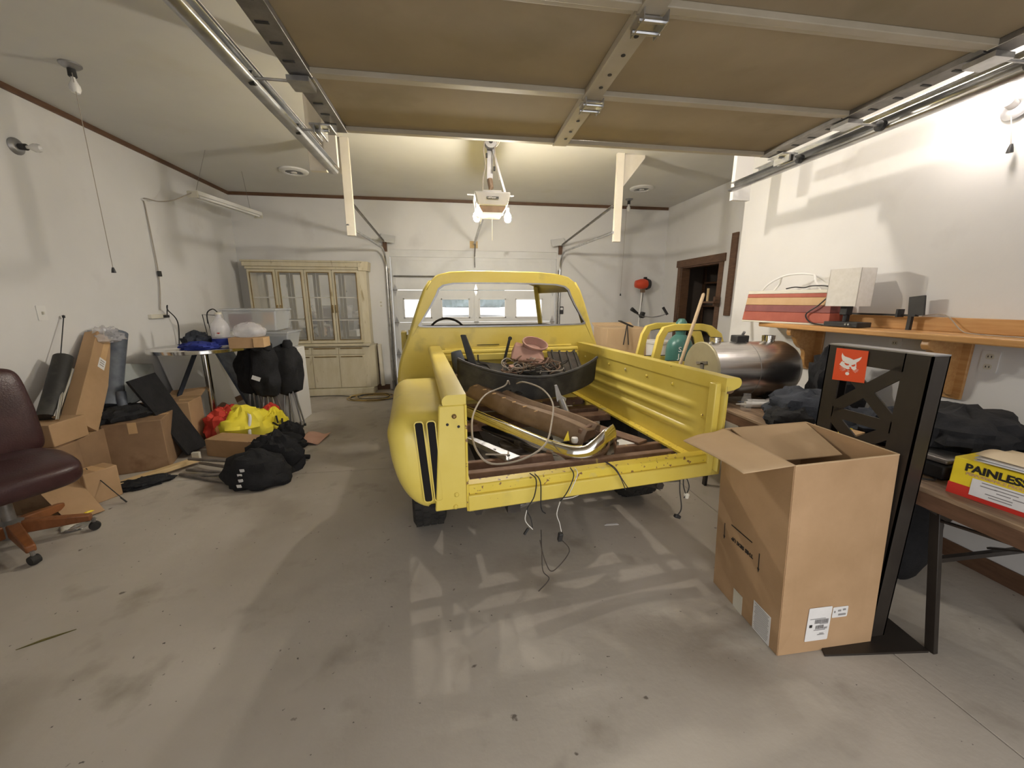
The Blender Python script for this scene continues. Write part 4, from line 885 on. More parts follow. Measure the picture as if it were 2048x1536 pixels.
head = [(338, 152), (352, 182), (375, 203), (405, 213), (440, 225), (470, 240), (492, 252), (520, 243), (560, 228), (602, 208), (585, 245), (560, 272), (530, 290), (527, 312), (529, 340), (524, 362), (532, 378), (515, 392), (498, 402), (478, 394), (462, 374), (447, 366), (432, 384), (415, 388), (392, 382), (370, 372), (352, 360), (325, 345), (296, 318), (312, 300), (322, 282), (345, 270), (333, 235), (328, 195)]
decal(head, M['signwhite'], .0012, sg, 'cat_head_emblem')
for e in ([(365, 292), (402, 306), (437, 318), (425, 333), (398, 333), (380, 322)], [(462, 330), (490, 322), (518, 312), (512, 340), (492, 350), (470, 346)], [(432, 358), (448, 352), (464, 360), (448, 376)], [(340, 268), (360, 272), (375, 285), (352, 282)]):
    decal(e, M['orange'], .0017, sg, 'emblem_cutout')
decal([(405+27*cos(a), 452+24*sin(a)) for a in [2*pi*k/14 for k in range(14)]], M['signwhite'], .0012, sg, 'emblem_chin')
for (a, b) in (((300, 355), (365, 366)), ((297, 380), (372, 378)), ((308, 402), (376, 388)), ((330, 418), (384, 394)), ((492, 398), (552, 410)), ((486, 404), (540, 424)), ((478, 406), (520, 438)), ((500, 390), (556, 392)), ((412, 395), (416, 420)), ((428, 398), (430, 425))):
    dx, dy = b[0]-a[0], b[1]-a[1]; L = math.hypot(dx, dy); nx, ny = -dy/L*2.2, dx/L*2.2
    decal([(a[0]+nx*.3, a[1]+ny*.3), (b[0]+nx, b[1]+ny), (b[0]-nx, b[1]-ny), (a[0]-nx*.3, a[1]-ny*.3)], M['signwhite'], .0012, sg, 'whisker')
# ---- folding table
tt = thing('folding_table', 'long worn wooden folding table against the right wall', 'table', (2.28, 1.8, 0))
MB().box(1.905, 2.665, .60, 3.02, .722, .742).build('tabletop', M['tablewood'], tt, bevel=.003)
MB().box(1.908, 1.93, .603, 3.017, .66, .722).box(2.64, 2.662, .603, 3.017, .66, .722).box(1.93, 2.64, .603, .625, .66, .722).box(1.93, 2.64, 2.995, 3.017, .66, .722).build('apron', M['woodedge'], tt, smooth=False)
for ly, tip in ((1.20, 1.12), (2.62, 2.70)):
    for lx in (1.98, 2.59): MB().bar((lx, ly, .68), (lx+(.04 if lx < 2 else -.02), tip, .0), .036, .022, (1, 0, 0)).build('leg', M['stand'], tt, bevel=.002)
    MB().bar((2.0, ly-.03, .42), (2.57, ly-.03, .42), .02, .02).build('cross_brace', M['stand'], tt)
    s = -1 if ly < 2 else 1
    MB().bar((2.29, ly-.02, .44), (2.29, ly+s*.42, .66), .022, .008).build('folding_strut', M['stand'], tt)
    MB().bar((1.985, ly-.01, .60), (1.985, ly+s*.36, .655), .02, .008).build('folding_strut', M['stand'], tt)
    MB().bar((1.96, ly+.07, .67), (2.0, ly-.05, .62), .03, .03).build('hinge_bracket', M['stand'], tt)
# yellow and red parts box
TZ = .742
pbx = thing('parts_carton', 'yellow and red printed carton at the near end of the table', 'box', (2.05, 1.07, TZ))
pc = V((1.965, 1.172, TZ)); pa = V((.14, -.99, 0)).normalized(); pb = V((.99, .14, 0)).normalized(); PL, PW, PH = .30, .17, .152
def pp_(a, b, z): return pc+pa*a+pb*b+V((0, 0, z))
MB().hexa([pp_(0, 0, 0), pp_(PL, 0, 0), pp_(PL, PW, 0), pp_(0, PW, 0), pp_(0, 0, PH), pp_(PL, 0, PH), pp_(PL, PW, PH), pp_(0, PW, PH)]).build('carton_body', M['boxyellow'], pbx, bevel=.003)
MB().hexa([pp_(-.001, -.001, 0), pp_(PL+.001, -.001, 0), pp_(PL+.001, PW+.001, 0), pp_(-.001, PW+.001, 0), pp_(-.001, -.001, .046), pp_(PL+.001, -.001, .046), pp_(PL+.001, PW+.001, .046), pp_(-.001, PW+.001, .046)]).build('red_band', M['boxred'], pbx)
text('PAINLESS', 'lettering', M['ink'], pbx, pp_(.036, -.0015, .108), pa, (0, 0, 1), .040, off=0, bold=.0016)
text('PERFORMANCE PRODUCTS', 'lettering', M['sand'], pbx, pp_(.042, -.0015, .092), pa, (0, 0, 1), .0155, off=0, bold=.0004)
lb = MB().obox(pp_(.145, -.0018, .052), pa*.082, V((0, 0, .034)), pb*.0005).build('white_label', M['paper'], pbx)
ln = MB()
for a, z, l in ((.145, .078, .055), (.11, .065, .022), (.155, .066, .03), (.15, .054, .018), (.195, .052, .022), (.14, .040, .035), (.145, .030, .03)): ln.obox(pp_(a, -.0028, z), pa*l, V((0, 0, .0018)), pb*.0003)
ln.build('print', M['inkgrey'], lb)
MB().obox(pp_(.13, .07, PH+.0006), pa*.06, pb*.045, V((0, 0, .0006))).build('top_label', M['paper'], pbx)
fo = thing('manila_folder', 'open manila folder lying over the yellow carton', 'folder', pp_(.2, .05, PH+.004))
def ff(u, v, z0=.0, lift=.02): return pp_(.07+.34*u, -.045+.24*v+.03*u, PH+.006+z0+lift*(1-u)*sin(pi*min(1, v+.2)))
MB().grid(lambda u, v: ff(u, v, .022, .022), 12, 10).build('cover', M['manila'], fo, thick=.0015)
MB().grid(lambda u, v: ff(u, v*.9, .008, .006), 12, 10).build('sheet', M['paper'], fo, thick=.0015)
MB().grid(lambda u, v: ff(u, v*.95, .014, .012), 12, 10).build('sheet', M['paper'], fo, thick=.0015)
# black laptop-like case and clothes heap on the table
lc = thing('black_case', 'flat black plastic case under the dark clothes, left of the yellow carton', 'case', (2.22, 1.36, TZ))
MB().rbox((2.25, 1.36, TZ+.035), .42, .20, .07, rz=.1).build('lower_shell', M['black'], lc, bevel=.012)
MB().rbox((2.25, 1.36, TZ+.085), .42, .20, .022, rz=.1).build('lid', M['galvdark'], lc, bevel=.008)
tag(MB().tube(bez([(1.97, 1.27, TZ+.008), (2.02, 1.25, TZ+.006), (2.06, 1.27, TZ+.005), (2.12, 1.24, TZ+.005)]), .004, 6).build('thin_cable', M['black']), 'thin black cable on the table edge beside the stand', 'cable')
tag(crumple((2.36, 1.42, TZ+.095), .50, .42, .17, 4, .3, amp=.3).build('dark_jacket', M['fabric']), 'black jacket heaped over the flat black case', 'jacket')
tag(crumple((2.50, .98, TZ+.0), .34, .44, .26, 9, .1, amp=.4).build('dark_jacket', M['fabric']), 'black jacket behind the yellow carton', 'jacket')
tag(crumple((2.40, 1.75, TZ+.0), .40, .38, .16, 6, .1, amp=.35).build('dark_jacket', M['denim']), 'dark blue-grey garment seen through the lattice', 'jacket')
tag(crumple((2.20, 2.08, TZ+.0), .50, .42, .20, 12, .25, amp=.28, fold=2.2).build('dark_jacket', M['denim']), 'dark navy jacket on the table behind the open box', 'jacket')
tag(crumple((2.05, 2.02, TZ+.0), .28, .26, .13, 15, .9, amp=.25).build('jacket_sleeve', M['fabric']), 'black sleeve drooping over the table edge', 'sleeve')
tag(crumple((2.62, 2.28, TZ+.0), .34, .30, .42, 21, .2, amp=.35).build('black_bag', M['fabric']), 'black bag standing against the wall under the shelf bracket', 'bag')
yb_ = thing('yellow_carton', 'small dull yellow carton beneath the navy jacket', 'box', (2.06, 1.74, TZ))
MB().rbox((2.06, 1.74, TZ+.035), .15, .20, .07, rz=.3).build('carton_body', M['sand'], yb_, bevel=.003)
MB().rbox((2.06, 1.74, TZ+.0715), .152, .09, .002, rz=.3).build('flap', M['boxyellow'], yb_)
# stainless tank
tk = thing('stainless_tank', 'brushed stainless cylindrical tank with three necks on the table', 'tank', (2.22, 2.68, TZ))
tcx, tcy, tcz, tr = 1.86, 2.68, .98, .215
tk_ = MB().lathe([(tr-.01, 0), (tr, .01), (tr, .34), (tr, .66), (tr-.02, .70), (tr-.09, .73), (0, .74)], (tcx, tcy, tcz), 'X', 56); tk_.build('barrel', M['steel'], tk)
MB().lathe([(0, -.004), (tr-.004, -.004), (tr+.002, .002), (tr+.002, .012), (tr-.004, .012)], (tcx, tcy, tcz), 'X', 56).build('end_cap', mat('dull_end_plate', (.34, .30, .19), (.40, .36, .24), 4, rough=.45, metal=.3), tk, label='dull olive end plate')
MB().tube([(tcx+.34, tcy+tr*cos(t)*1.003, tcz+tr*sin(t)*1.003) for t in [2*pi*k/48 for k in range(48)]], .0015, 5, closed=True).build('weld_seam', M['galvdark'], tk)
MB().rbox((tcx-.008, tcy-.02, tcz+.06), .006, .13, .022, rx=-.15).rbox((tcx-.008, tcy-.03, tcz-.03), .006, .035, .18, rx=-.05).build('stiffener', M['galvdark'], tk)
for x, y, r, h in ((tcx+.10, tcy, .042, .045), (tcx+.55, tcy, .045, .055)):
    MB().lathe([(r*.95, 0), (r*.95, h*.5), (r, h*.55), (r, h), (r*.8, h), (r*.8, h-.02), (0, h-.02)], (x, y, tcz+tr-.01), seg=24).build('neck', M['chrome'], tk)
MB().rbox((tcx+.32, tcy+.02, tcz+tr+.022), .10, .08, .05).build('sender_cap', M['black'], tk, bevel=.006)
MB().tube([(tcx+.33, tcy+.01, tcz+tr+.045), (tcx+.33, tcy-.01, tcz+tr+.075)], .01, 8).build('fitting', M['alu'], tk)
for x in (tcx+.12, tcx+.55): MB().box(x, x+.05, tcy-.12, tcy+.12, TZ, TZ+.045).build('cradle_block', M['rubber'], tk)
# jars and tubes by the tank
tag(MB().lathe([(.032, 0), (.034, .01), (.034, .08), (.024, .10), (.024, .12), (.0, .12)], (2.02, 2.36, TZ), seg=20).build('glass_jar', M['glass']), 'small clear jar at the table corner by the truck rail', 'jar')
for k, (x, y, lab) in enumerate(((2.14, 2.42, 'white caulk tube lying nearest the clear jar'), (2.20, 2.48, 'white tube lying behind the nearest tube'))):
    t = thing('sealant_tube', lab, 'tube', (x, y, TZ))
    MB().tube([(x-.07, y+.01, TZ+.024), (x+.12, y-.04, TZ+.024)], .023, 14).build('barrel', M['white'], t)
    MB().tube([(x-.07, y+.01, TZ+.024), (x-.13, y+.026, TZ+.024)], .01, 8, rr=[.010, .004]).build('nozzle', M['bluegrey'] if k else M['white'], t)
tag(MB().tube(bez([(2.2, 2.40, TZ+.06), (2.24, 2.38, TZ+.08), (2.28, 2.42, TZ+.055), (2.30, 2.38, TZ+.05)]), .004, 6).lathe([(.012, 0), (.012, .01)], (2.24, 2.38, TZ+.05), seg=10).build('wire_connector', M['alu']), 'small metal fittings beside the white tubes', 'fittings')
tag(MB().rbox((2.30, 2.28, TZ+.01), .3, .2, .02, rz=.2).build('paper_pad', M['salmon'], bevel=.002), 'dusty pad of paper beside the tubes', 'pad')
# black bag below table
tag(crumple((2.42, 1.62, .0), .36, .34, .62, 31, .4, amp=.18, fold=1.6, flat=.1).build('black_sack', M['fabric']), 'black sack standing on the floor beneath the table', 'sack')
# ---- pine shelf
ps = thing('pine_shelf', 'varnished pine shelf with two curved brackets on the right wall', 'shelf', (2.75, 2.2, 1.29))
MB().box(2.60, XR-.001, 1.1, 3.02, 1.285, 1.322).build('board', M['wood'], ps, bevel=.008)
MB().box(XR-.035, XR-.001, 1.1, 2.50, 1.322, 1.405).build('backboard', M['wood'], ps, bevel=.004)
MB().box(XR-.033, XR-.001, 2.50, 3.0, 1.322, 1.345).build('backboard', M['wood'], ps, bevel=.004)
br = [(0, 0), (.255, 0), (.262, -.03), (.25, -.055), (.215, -.065), (.195, -.09), (.18, -.12), (.15, -.15), (.115, -.165), (.10, -.19), (.095, -.24), (.085, -.29), (.06, -.32), (0, -.33)]
for y in (2.72, 1.80): MB().prism(br, (XR, y, 1.285), (-1, 0, 0), (0, 0, 1), (0, .04, 0)).build('bracket', M['wood'], ps, bevel=.004)
MB().box(XR-.02, XR-.001, 2.66, 2.82, .95, 1.285).build('bracket_plate', M['wood'], ps, bevel=.003); MB().box(XR-.02, XR-.001, 1.76, 1.90, .94, 1.285).build('bracket_plate', M['wood'], ps, bevel=.003)
# cooler / striped basket
ck = thing('striped_cooler', 'red and tan striped woven cooler with white handle on the shelf', 'cooler', (2.68, 2.86, 1.322))
C0 = V((2.65, 2.92, 1.322)); ca = V((.0, -1, 0)); CLn, CW = .66, .20
ca = V((.22, -.975, 0)).normalized(); cw_ = V((.975, .22, 0)).normalized(); C0 = V((2.56, 3.13, 1.322))
def cq(a, b, z, e=0): return C0+ca*(a)+cw_*(b)+V((0, 0, z))
st_ = [(0, .015, 'offwhite'), (.015, .09, 'redwood'), (.09, .145, 'maroon'), (.145, .205, 'sand'), (.205, .235, 'redwood'), (.235, .262, 'offwhite')]
for z0, z1, m in st_:
    a0, a1 = .02*(1-z0/.262)*-1, .02*(1-z1/.262)*-1
    MB().hexa([cq(a0, a0, z0), cq(CLn-a0, a0, z0), cq(CLn-a0, CW-a0, z0), cq(a0, CW-a0, z0), cq(a1, a1, z1), cq(CLn-a1, a1, z1), cq(CLn-a1, CW-a1, z1), cq(a1, CW-a1, z1)]).build('stripe_panel', M[m], ck, bevel=.004)
for b in (.03, CW-.03):
    MB().tube(bez([cq(.10, b, .262), cq(.15, b*.9+.01, .32), cq(.21, .10, .375), cq(.33, .10, .39), cq(.45, .10, .375), cq(.51, b*.9+.01, .32), cq(.56, b, .262)], 6), .008, 8).build('handle', M['white'], ck)
tag(MB().tube(bez([cq(.30, .03, .275), cq(.36, .04, .285), cq(.42, .06, .28), cq(.50, .02, .29), cq(.60, .03, .285), cq(.66, .0, .25), cq(.60, -.03, .15), cq(.52, -.03, .08), cq(.56, -.03, .02), cq(.66, -.04, .006)]), .005, 6).build('extension_cord', M['black']), 'black cord trailing down the striped cooler', 'cord')
# lamp with square shade
lm = thing('square_lamp', 'lamp with a white rectangular shade and black base on the shelf', 'lamp', (2.70, 2.36, 1.322))
MB().rbox((2.70, 2.34, 1.342), .13, .22, .034, rz=.1).build('base', M['black'], lm, bevel=.004)
MB().tube([(2.70, 2.36, 1.35), (2.70, 2.36, 1.47)], .014, 12).build('stem', M['black'], lm)
MB().rbox((2.70, 2.36, 1.435), .05, .05, .06).build('socket', M['black'], lm, bevel=.004)
t = MB(); c0 = V((2.70, 2.36, 0)); hx, hy = .066, .098
sax_, say_ = V((1, .10, 0)).normalized(), V((-.10, 1, 0)).normalized()
for a, b, l, q in ((sax_, say_, hx, hy), (say_, sax_, hy, hx)):
    for s in (-1, 1): t.obox(c0+b*q*s+V((0, 0, 1.59)), a*(l+.002), b*.002, V((0, 0, .125)))
t.build('shade', M['shade1'], lm)
sl = MB()
for z in (1.36, ): sl.lathe([(.006, 0), (.006, .003), (0, .003)], (2.632, 2.27, 1.345), R=Matrix.Rotation(rad(-90), 3, 'Y'), seg=10).lathe([(.006, 0), (.006, .003), (0, .003)], (2.632, 2.29, 1.345), R=Matrix.Rotation(rad(-90), 3, 'Y'), seg=10)
sl.build('switch', M['galv'], lm)
bk = thing('black_bracket', 'flat black metal arm with upright plates lying on the shelf', 'bracket', (2.8, 2.2, 1.40))
MB().bar((2.82, 2.50, 1.412), (2.82, 2.02, 1.412), .03, .012).build('arm', M['black'], bk)
MB().rbox((2.82, 2.03, 1.47), .012, .085, .12, rx=-.12).build('plate', M['black'], bk, bevel=.002)
MB().rbox((2.80, 2.10, 1.425), .05, .012, .05).build('tab', M['black'], bk)
for s_ in (2.05, 2.45): MB().box(2.81, 2.83, s_-.01, s_+.01, 1.322, 1.408).build('foot', M['black'], bk)
tag(MB().tube(bez([(2.86, 2.02, 1.41), (2.85, 1.9, 1.42), (2.83, 1.8, 1.34), (2.76, 1.7, 1.327), (2.72, 1.5, 1.327), (2.75, 1.3, 1.327)]), .003, 5).build('thin_wire', M['greywire']), 'thin wire lying along the pine shelf', 'wire')
# ================================================================ RIGHT BACKGROUND
def cdoor(name, label, y, x0, x1, ztop, m, dz=0, skew=0):
    t = thing(name, label, 'truck door', ((x0+x1)/2, y, 0)); W2 = x1-x0
    o_ = [(0, .02), (W2, .02), (W2+.02, .45), (W2, .92), (W2*.88, ztop-.10), (W2*.74, ztop-.02), (W2*.62, ztop), (.22, ztop), (.10, ztop-.03), (.05, ztop-.12), (0.0, .90), (-.01, .45)]
    i_ = [(.09, .90), (W2*.5, .895), (W2-.17, .895), (W2-.13, .905), (W2*.86-.07, ztop-.17), (W2*.72-.03, ztop-.085), (W2*.60, ztop-.065), (.23, ztop-.065), (.15, ztop-.08), (.115, ztop-.15), (.085, .95), (.085, .92)]
    MB().ring(o_, i_, (x0, y, 0), (1, skew, 0), (0, 0, 1), (0, .05, 0)).build('door_shell', m, t, bevel=.006, ang=45)
    MB().tube([(x0+p[0], y+.025+skew*p[0], p[1]) for p in i_], .009, 6, closed=True).build('window_rubber', M['black'], t)
    MB().prism(rrect(.20, .32, .04), (x0+W2*.5, y-.002+skew*W2*.5, .50), (1, skew, 0), (0, 0, 1), (0, .004, 0)).build('access_panel', M['frame'], t)
    return t
cdoor('truck_door', 'yellow truck door with open window frame beside the truck bed', 3.60, 1.96, 2.80, 1.275, M['yellow'])
cdoor('truck_door', 'second yellow truck door leaning behind the first one', 3.98, 1.98, 2.86, 1.265, M['yellow'], skew=.05)
gb = thing('gas_cylinder', 'teal green gas cylinder with domed cap lettered S.J.', 'gas cylinder', (2.37, 3.82, 0))
MB().lathe([(.125, 0), (.135, .02), (.135, .98), (.13, 1.04), (.11, 1.09), (.075, 1.13), (.05, 1.15), (.05, 1.17), (0, 1.17)], (2.385, 3.83, 0), seg=36).build('body', M['green'], gb)
MB().lathe([(.05, 0), (.055, .02), (.06, .06), (.055, .11), (.03, .145), (0, .15)], (2.385, 3.83, 1.17), seg=24).build('cap', M['green'], gb)
for s_, z in (('S.', .98), ('J.', .91)): text(s_, 'lettering', M['signwhite'], gb, (2.30, 3.708, z), (.9, -.42, 0), (0, 0, 1), .075, off=.0, depth=.002)
bh = thing('broom_handle', 'pale wooden broom handle leaning beside the green cylinder', 'broom', (2.1, 3.45, 0))
MB().tube([(2.10, 3.40, .02), (2.175, 3.45, .9), (2.42, 3.56, 1.56), (2.425, 3.562, 1.575)], .017, 12, rr=[.017, .017, .016, .008]).build('stick', M['handle'], bh)
MB().rbox((2.10, 3.40, .06), .35, .06, .12).build('brush_head', M['frame'], bh, bevel=.01)
wk = thing('white_bucket', 'white plastic bucket behind the yellow truck doors', 'bucket', (2.55, 4.5, 0))
MB().lathe([(.13, 0), (.15, .38), (.158, .385), (.158, .40), (.15, .40)], (2.52, 4.5, .60), seg=28).lathe([(.13, 0), (0, .0)], (2.52, 4.5, .601), seg=28).build('pail', M['white'], wk)
MB().lathe([(.162, .0), (.162, .02), (0, .025)], (2.52, 4.5, 1.0), seg=28).build('lid', M['white'], wk)
tag(MB().box(2.22, 2.85, 4.25, 4.75, 0, .60).build('packing_crate', M['carddark'], bevel=.004), 'worn brown carton supporting the white bucket', 'box')
cbx = thing('cardboard_box', 'large pale cardboard box right of the truck cab', 'box', (2.25, 5.0, 0))
MB().box(1.92, 2.50, 4.70, 5.20, .0, 1.16).build('carton_body', M['cardin'], cbx, bevel=.004)
quad(cbx, 'flap', M['cardin'], (1.92, 5.2, 1.16), (2.5, 5.2, 1.16), (2.5, 5.3, 1.20), (1.92, 5.3, 1.20))
sn_ = thing('squeegee', 'black flat tool head on a thin crossed stand, on the pale box', 'tool', (2.2, 4.7, 1.16))
MB().rbox((2.17, 4.72, 1.215), .22, .05, .014, rz=.25, ry=.35).build('head', M['black'], sn_)
MB().tube([(2.17, 4.68, 1.21), (2.13, 4.67, .95)], .007, 6).tube([(2.17, 4.68, 1.21), (2.20, 4.67, .95)], .007, 6).build('leg', M['black'], sn_)
# string trimmer leaning on back wall
wt = thing('string_trimmer', 'red string trimmer with black handles leaning in the back right corner', 'trimmer', (3.2, 6.4, 0))
MB().tube([(2.98, 6.0, .06), (3.13, 6.3, 1.15), (3.30, 6.60, 1.68)], .014, 10).build('shaft', M['white'], wt)
MB().tube([(3.10, 6.24, .98), (3.31, 6.585, 1.66)], .008, 8).build('cable', M['black'], wt)
MB().lathe([(0, -.12), (.06, -.11), (.085, -.03), (.09, .04), (.07, .10), (0, .12)], (3.26, 6.56, 1.79), 'X', 18, sy=.9).build('engine', M['orangered'], wt)
MB().lathe([(0, -.05), (.085, -.045), (.10, 0), (.08, .05), (0, .055)], (3.38, 6.60, 1.79), 'X', 18).build('starter', M['black'], wt)
MB().rbox((3.30, 6.58, 1.69), .07, .07, .09).build('clutch', M['dashbrown'], wt, bevel=.01)
MB().rbox((3.33, 6.57, 1.89), .05, .05, .04).build('filler_cap', M['black'], wt, bevel=.008)
hb_ = bez([(2.86, 6.0, 1.36), (2.96, 6.02, 1.29), (3.12, 6.1, 1.24), (3.14, 6.22, 1.25), (3.28, 6.1, 1.24), (3.42, 6.02, 1.28), (3.45, 6.0, 1.33)], 6)
MB().tube(hb_, .011, 8).build('handlebar', M['alu'], wt)
MB().tube([(2.84, 6.0, 1.375), (2.96, 6.02, 1.30)], .025, 10, rr=[.032, .018]).build('grip', M['black'], wt)
MB().tube([(3.40, 6.03, 1.40), (3.47, 6.0, 1.28)], .022, 10).build('grip', M['black'], wt)
MB().rbox((3.14, 6.22, 1.27), .06, .08, .10, ry=.3).build('clamp', M['black'], wt, bevel=.008)
MB().lathe([(.0, 0), (.05, 0), (.06, .05), (.03, .08), (0, .08)], (2.98, 6.0, .0), seg=16).build('trimmer_head', M['black'], wt)
MB().prism([(0, 0), (.25, -.05), (.22, -.2), (-.02, -.12)], (2.88, 5.9, .22), (1, 0, 0), (0, .3, 1), (0, .01, 0)).build('guard', M['orangered'], wt)
# latch clamp on the side door frame
la = thing('door_clamp', 'brown wooden clamp with pale peg on the side door frame', 'clamp', (3.72, 5.2, 1.47))
MB().box(XF-.10, XF-.021, 5.15, 5.19, 1.43, 1.56).build('back_block', M['woodedge'], la)
MB().box(XF-.14, XF-.05, 5.12, 5.42, 1.47, 1.495).build('arm', M['brown'], la)
MB().tube([(XF-.10, 5.32, 1.495), (XF-.10, 5.32, 1.68)], .018, 10).build('peg', M['plank'], la)
# ================================================================ CHINA CABINET
hu = thing('china_cabinet', 'antiqued cream china cabinet with four glass doors on the back wall', 'cabinet', (-2.25, 6.55, 0))
hx0, hx1, hy, hyb = -3.055, -1.45, 6.50, 6.765
HM = M['hutch']
MB().box(hx0-.06, hx1+.10, 6.43, hyb, .0, .11).build('plinth', HM, hu, bevel=.006)
MB().box(hx0-.03, hx1+.07, 6.46, hyb, .11, .80).build('base_body', HM, hu, bevel=.01)
MB().box(hx0-.06, hx1+.10, 6.42, hyb, .795, .835).build('base_top', HM, hu, bevel=.008)
cw = (hx1-hx0)/4
for i in range(4):
    a, b = hx0+cw*i+.006, hx0+cw*(i+1)-.006
    d = MB().box(a, b, 6.448, 6.46, .665, .775).build('drawer', HM, hu, bevel=.003); MB().box(a+.03, b-.03, 6.440, 6.449, .755, .770).build('finger_pull', M['gold'], d)
    d = MB().box(a, b, 6.448, 6.46, .125, .645).build('door', HM, hu, bevel=.003); MB().box(a+.03, b-.03, 6.440, 6.449, .622, .636).build('finger_pull', M['gold'], d)
MB().hexa([(hx1+.07, 6.46, .11), (hx1+.14, 6.56, .11), (hx1+.14, hyb, .11), (hx1+.07, hyb, .11), (hx1+.07, 6.46, .80), (hx1+.14, 6.56, .80), (hx1+.14, hyb, .80), (hx1+.07, hyb, .80)]).build('corner_panel', HM, hu, bevel=.004)
# upper carcass
MB().box(hx0, hx0+.02, hy, hyb, .835, 2.02).build('side_panel', HM, hu); MB().box(hx1-.02, hx1, hy, hyb, .835, 2.02).build('side_panel', HM, hu)
MB().box(hx0, hx1, hyb-.014, hyb, .835, 2.02).build('back_panel', HM, hu)
MB().box(hx0+.02, hx1-.02, hyb-.018, hyb-.014, .87, 1.95).build('mirror_back', M['mirror'], hu)
MB().box(hx0-.02, hx1+.02, hy-.02, hyb, 1.97, 2.01).box(hx0-.04, hx1+.04, hy-.045, hyb, 2.01, 2.075).box(hx0-.055, hx1+.055, hy-.06, hyb, 2.075, 2.10).build('cornice', HM, hu, bevel=.005)
MB().hexa([(hx1, hy-.0, .835), (hx1+.09, hy+.07, .835), (hx1+.09, hyb, .835), (hx1, hyb, .835), (hx1, hy, 2.02), (hx1+.09, hy+.07, 2.02), (hx1+.09, hyb, 2.02), (hx1, hyb, 2.02)]).build('canted_pilaster', HM, hu, bevel=.004)
MB().hexa([(hx1+.0, hy-.045, 1.96), (hx1+.12, hy+.05, 1.96), (hx1+.12, hyb, 1.96), (hx1, hyb, 1.96), (hx1, hy-.06, 2.10), (hx1+.135, hy+.05, 2.10), (hx1+.135, hyb, 2.10), (hx1, hyb, 2.10)]).build('pilaster_cap', HM, hu, bevel=.004)
for z in (1.20, 1.55): MB().box(hx0+.02, hx1-.02, hy+.04, hyb-.02, z, z+.008).build('glass_shelf', M['glass'], hu)
for z in (1.20, 1.55): MB().box(hx0+.02, hx1-.02, hy+.03, hy+.038, z-.004, z+.012).build('shelf_edge', M['offwhite'], hu)
for i in range(4):
    a, b = hx0+cw*i+.004, hx0+cw*(i+1)-.004; t = .045
    d = MB().ring([(a, .845), (b, .845), (b, 1.965), (a, 1.965)], [(a+t, .845+t*1.3), (b-t, .845+t*1.3), (b-t, 1.965-t), (a+t, 1.965-t)], (0, hy-.022, 0), (1, 0, 0), (0, 0, 1), (0, .022, 0)).build('glass_door', HM, hu, bevel=.003)
    MB().ring([(a+t-.012, .845+t*1.3-.012), (b-t+.012, .845+t*1.3-.012), (b-t+.012, 1.965-t+.012), (a+t-.012, 1.965-t+.012)], [(a+t, .845+t*1.3), (b-t, .845+t*1.3), (b-t, 1.965-t), (a+t, 1.965-t)], (0, hy-.027, 0), (1, 0, 0), (0, 0, 1), (0, .006, 0)).build('gilt_bead', M['gold'], d)
    MB().box(a+t, b-t, hy-.012, hy-.008, .845+t*1.3, 1.965-t).build('pane', M['glass'], d)
    if i in (0, 2): MB().rbox((b-.018, hy-.03, 1.38), .014, .016, .12).build('handle', M['gold'], d, bevel=.003)
    if i in (1, 3): MB().rbox((a+.018, hy-.03, 1.38), .014, .016, .12).build('handle', M['gold'], d, bevel=.003)
tag(MB().rbox((-1.24, 6.66, .45), .05, .10, .70, ry=-.03).build('leaning_board', M['cream'], bevel=.003), 'narrow cream board leaning beside the china cabinet', 'board')
# ================================================================ LEFT PILE
rt = thing('round_table', 'chrome edged round bar table on a single pole', 'table', (-2.70, 4.60, 0))
MB().lathe([(.0, .985), (.44, .985), (.46, .99), (.46, 1.012), (.44, 1.018), (0, 1.018)], (-2.70, 4.60, 0), seg=48).build('tabletop', M['paper'], rt)
MB().lathe([(.461, .982), (.467, .985), (.467, 1.015), (.461, 1.019)], (-2.70, 4.60, 0), seg=48).build('chrome_edge', M['chrome'], rt)
MB().lathe([(.034, .04), (.034, .93), (.06, .96), (.12, .985)], (-2.70, 4.60, 0), seg=24).build('pole', M['chrome'], rt)
for k in range(4):
    a = rad(20+90*k); MB().tube(bez([(-2.70+.03*cos(a), 4.60+.03*sin(a), .12), (-2.70+.15*cos(a), 4.60+.15*sin(a), .10), (-2.70+.36*cos(a), 4.60+.36*sin(a), .02)]), .014, 8).build('foot', M['chrome'], rt)
TT = 1.018
jg = thing('water_jug', 'clear plastic water jug with blue label on the round table', 'jug', (-2.44, 4.48, TT))
MB().lathe([(.08, 0), (.085, .02), (.085, .10), (.08, .105), (.085, .11), (.085, .20), (.075, .25), (.04, .30), (.028, .31), (.028, .35)], (-2.44, 4.48, TT), seg=28).build('bottle', M['bag'], jg)
MB().lathe([(.0865, .03), (.0865, .10)], (-2.44, 4.48, TT), seg=28).build('blue_label', M['blue'], jg)
MB().prism(rrect(.07, .05, .008), (-2.415, 4.393, TT+.155), (1, 0, 0), (0, 0, 1), (0, -.001, 0)).build('printed_label', M['paper'], jg)
MB().prism([(-.02, 0), (0, -.012), (.02, 0), (0, .004)], (-2.415, 4.391, TT+.16), (1, 0, 0), (0, 0, 1), (0, -.001, 0)).build('label_print', M['red'], jg)
MB().lathe([(.03, 0), (.032, .02), (0, .025)], (-2.44, 4.48, TT+.345), seg=18).build('cap', M['offwhite'], jg)
MB().tube(bez([(-2.44, 4.48, TT+.365), (-2.48, 4.48, TT+.40), (-2.55, 4.5, TT+.36), (-2.56, 4.5, TT+.25)]), .006, 6).build('handle', M['black'], jg)
tag(crumple((-2.66, 4.47, TT), .26, .22, .16, 41, .2, amp=.35).build('baseball_cap', M['denim']), 'dark cap on the round table left of the jug', 'cap')
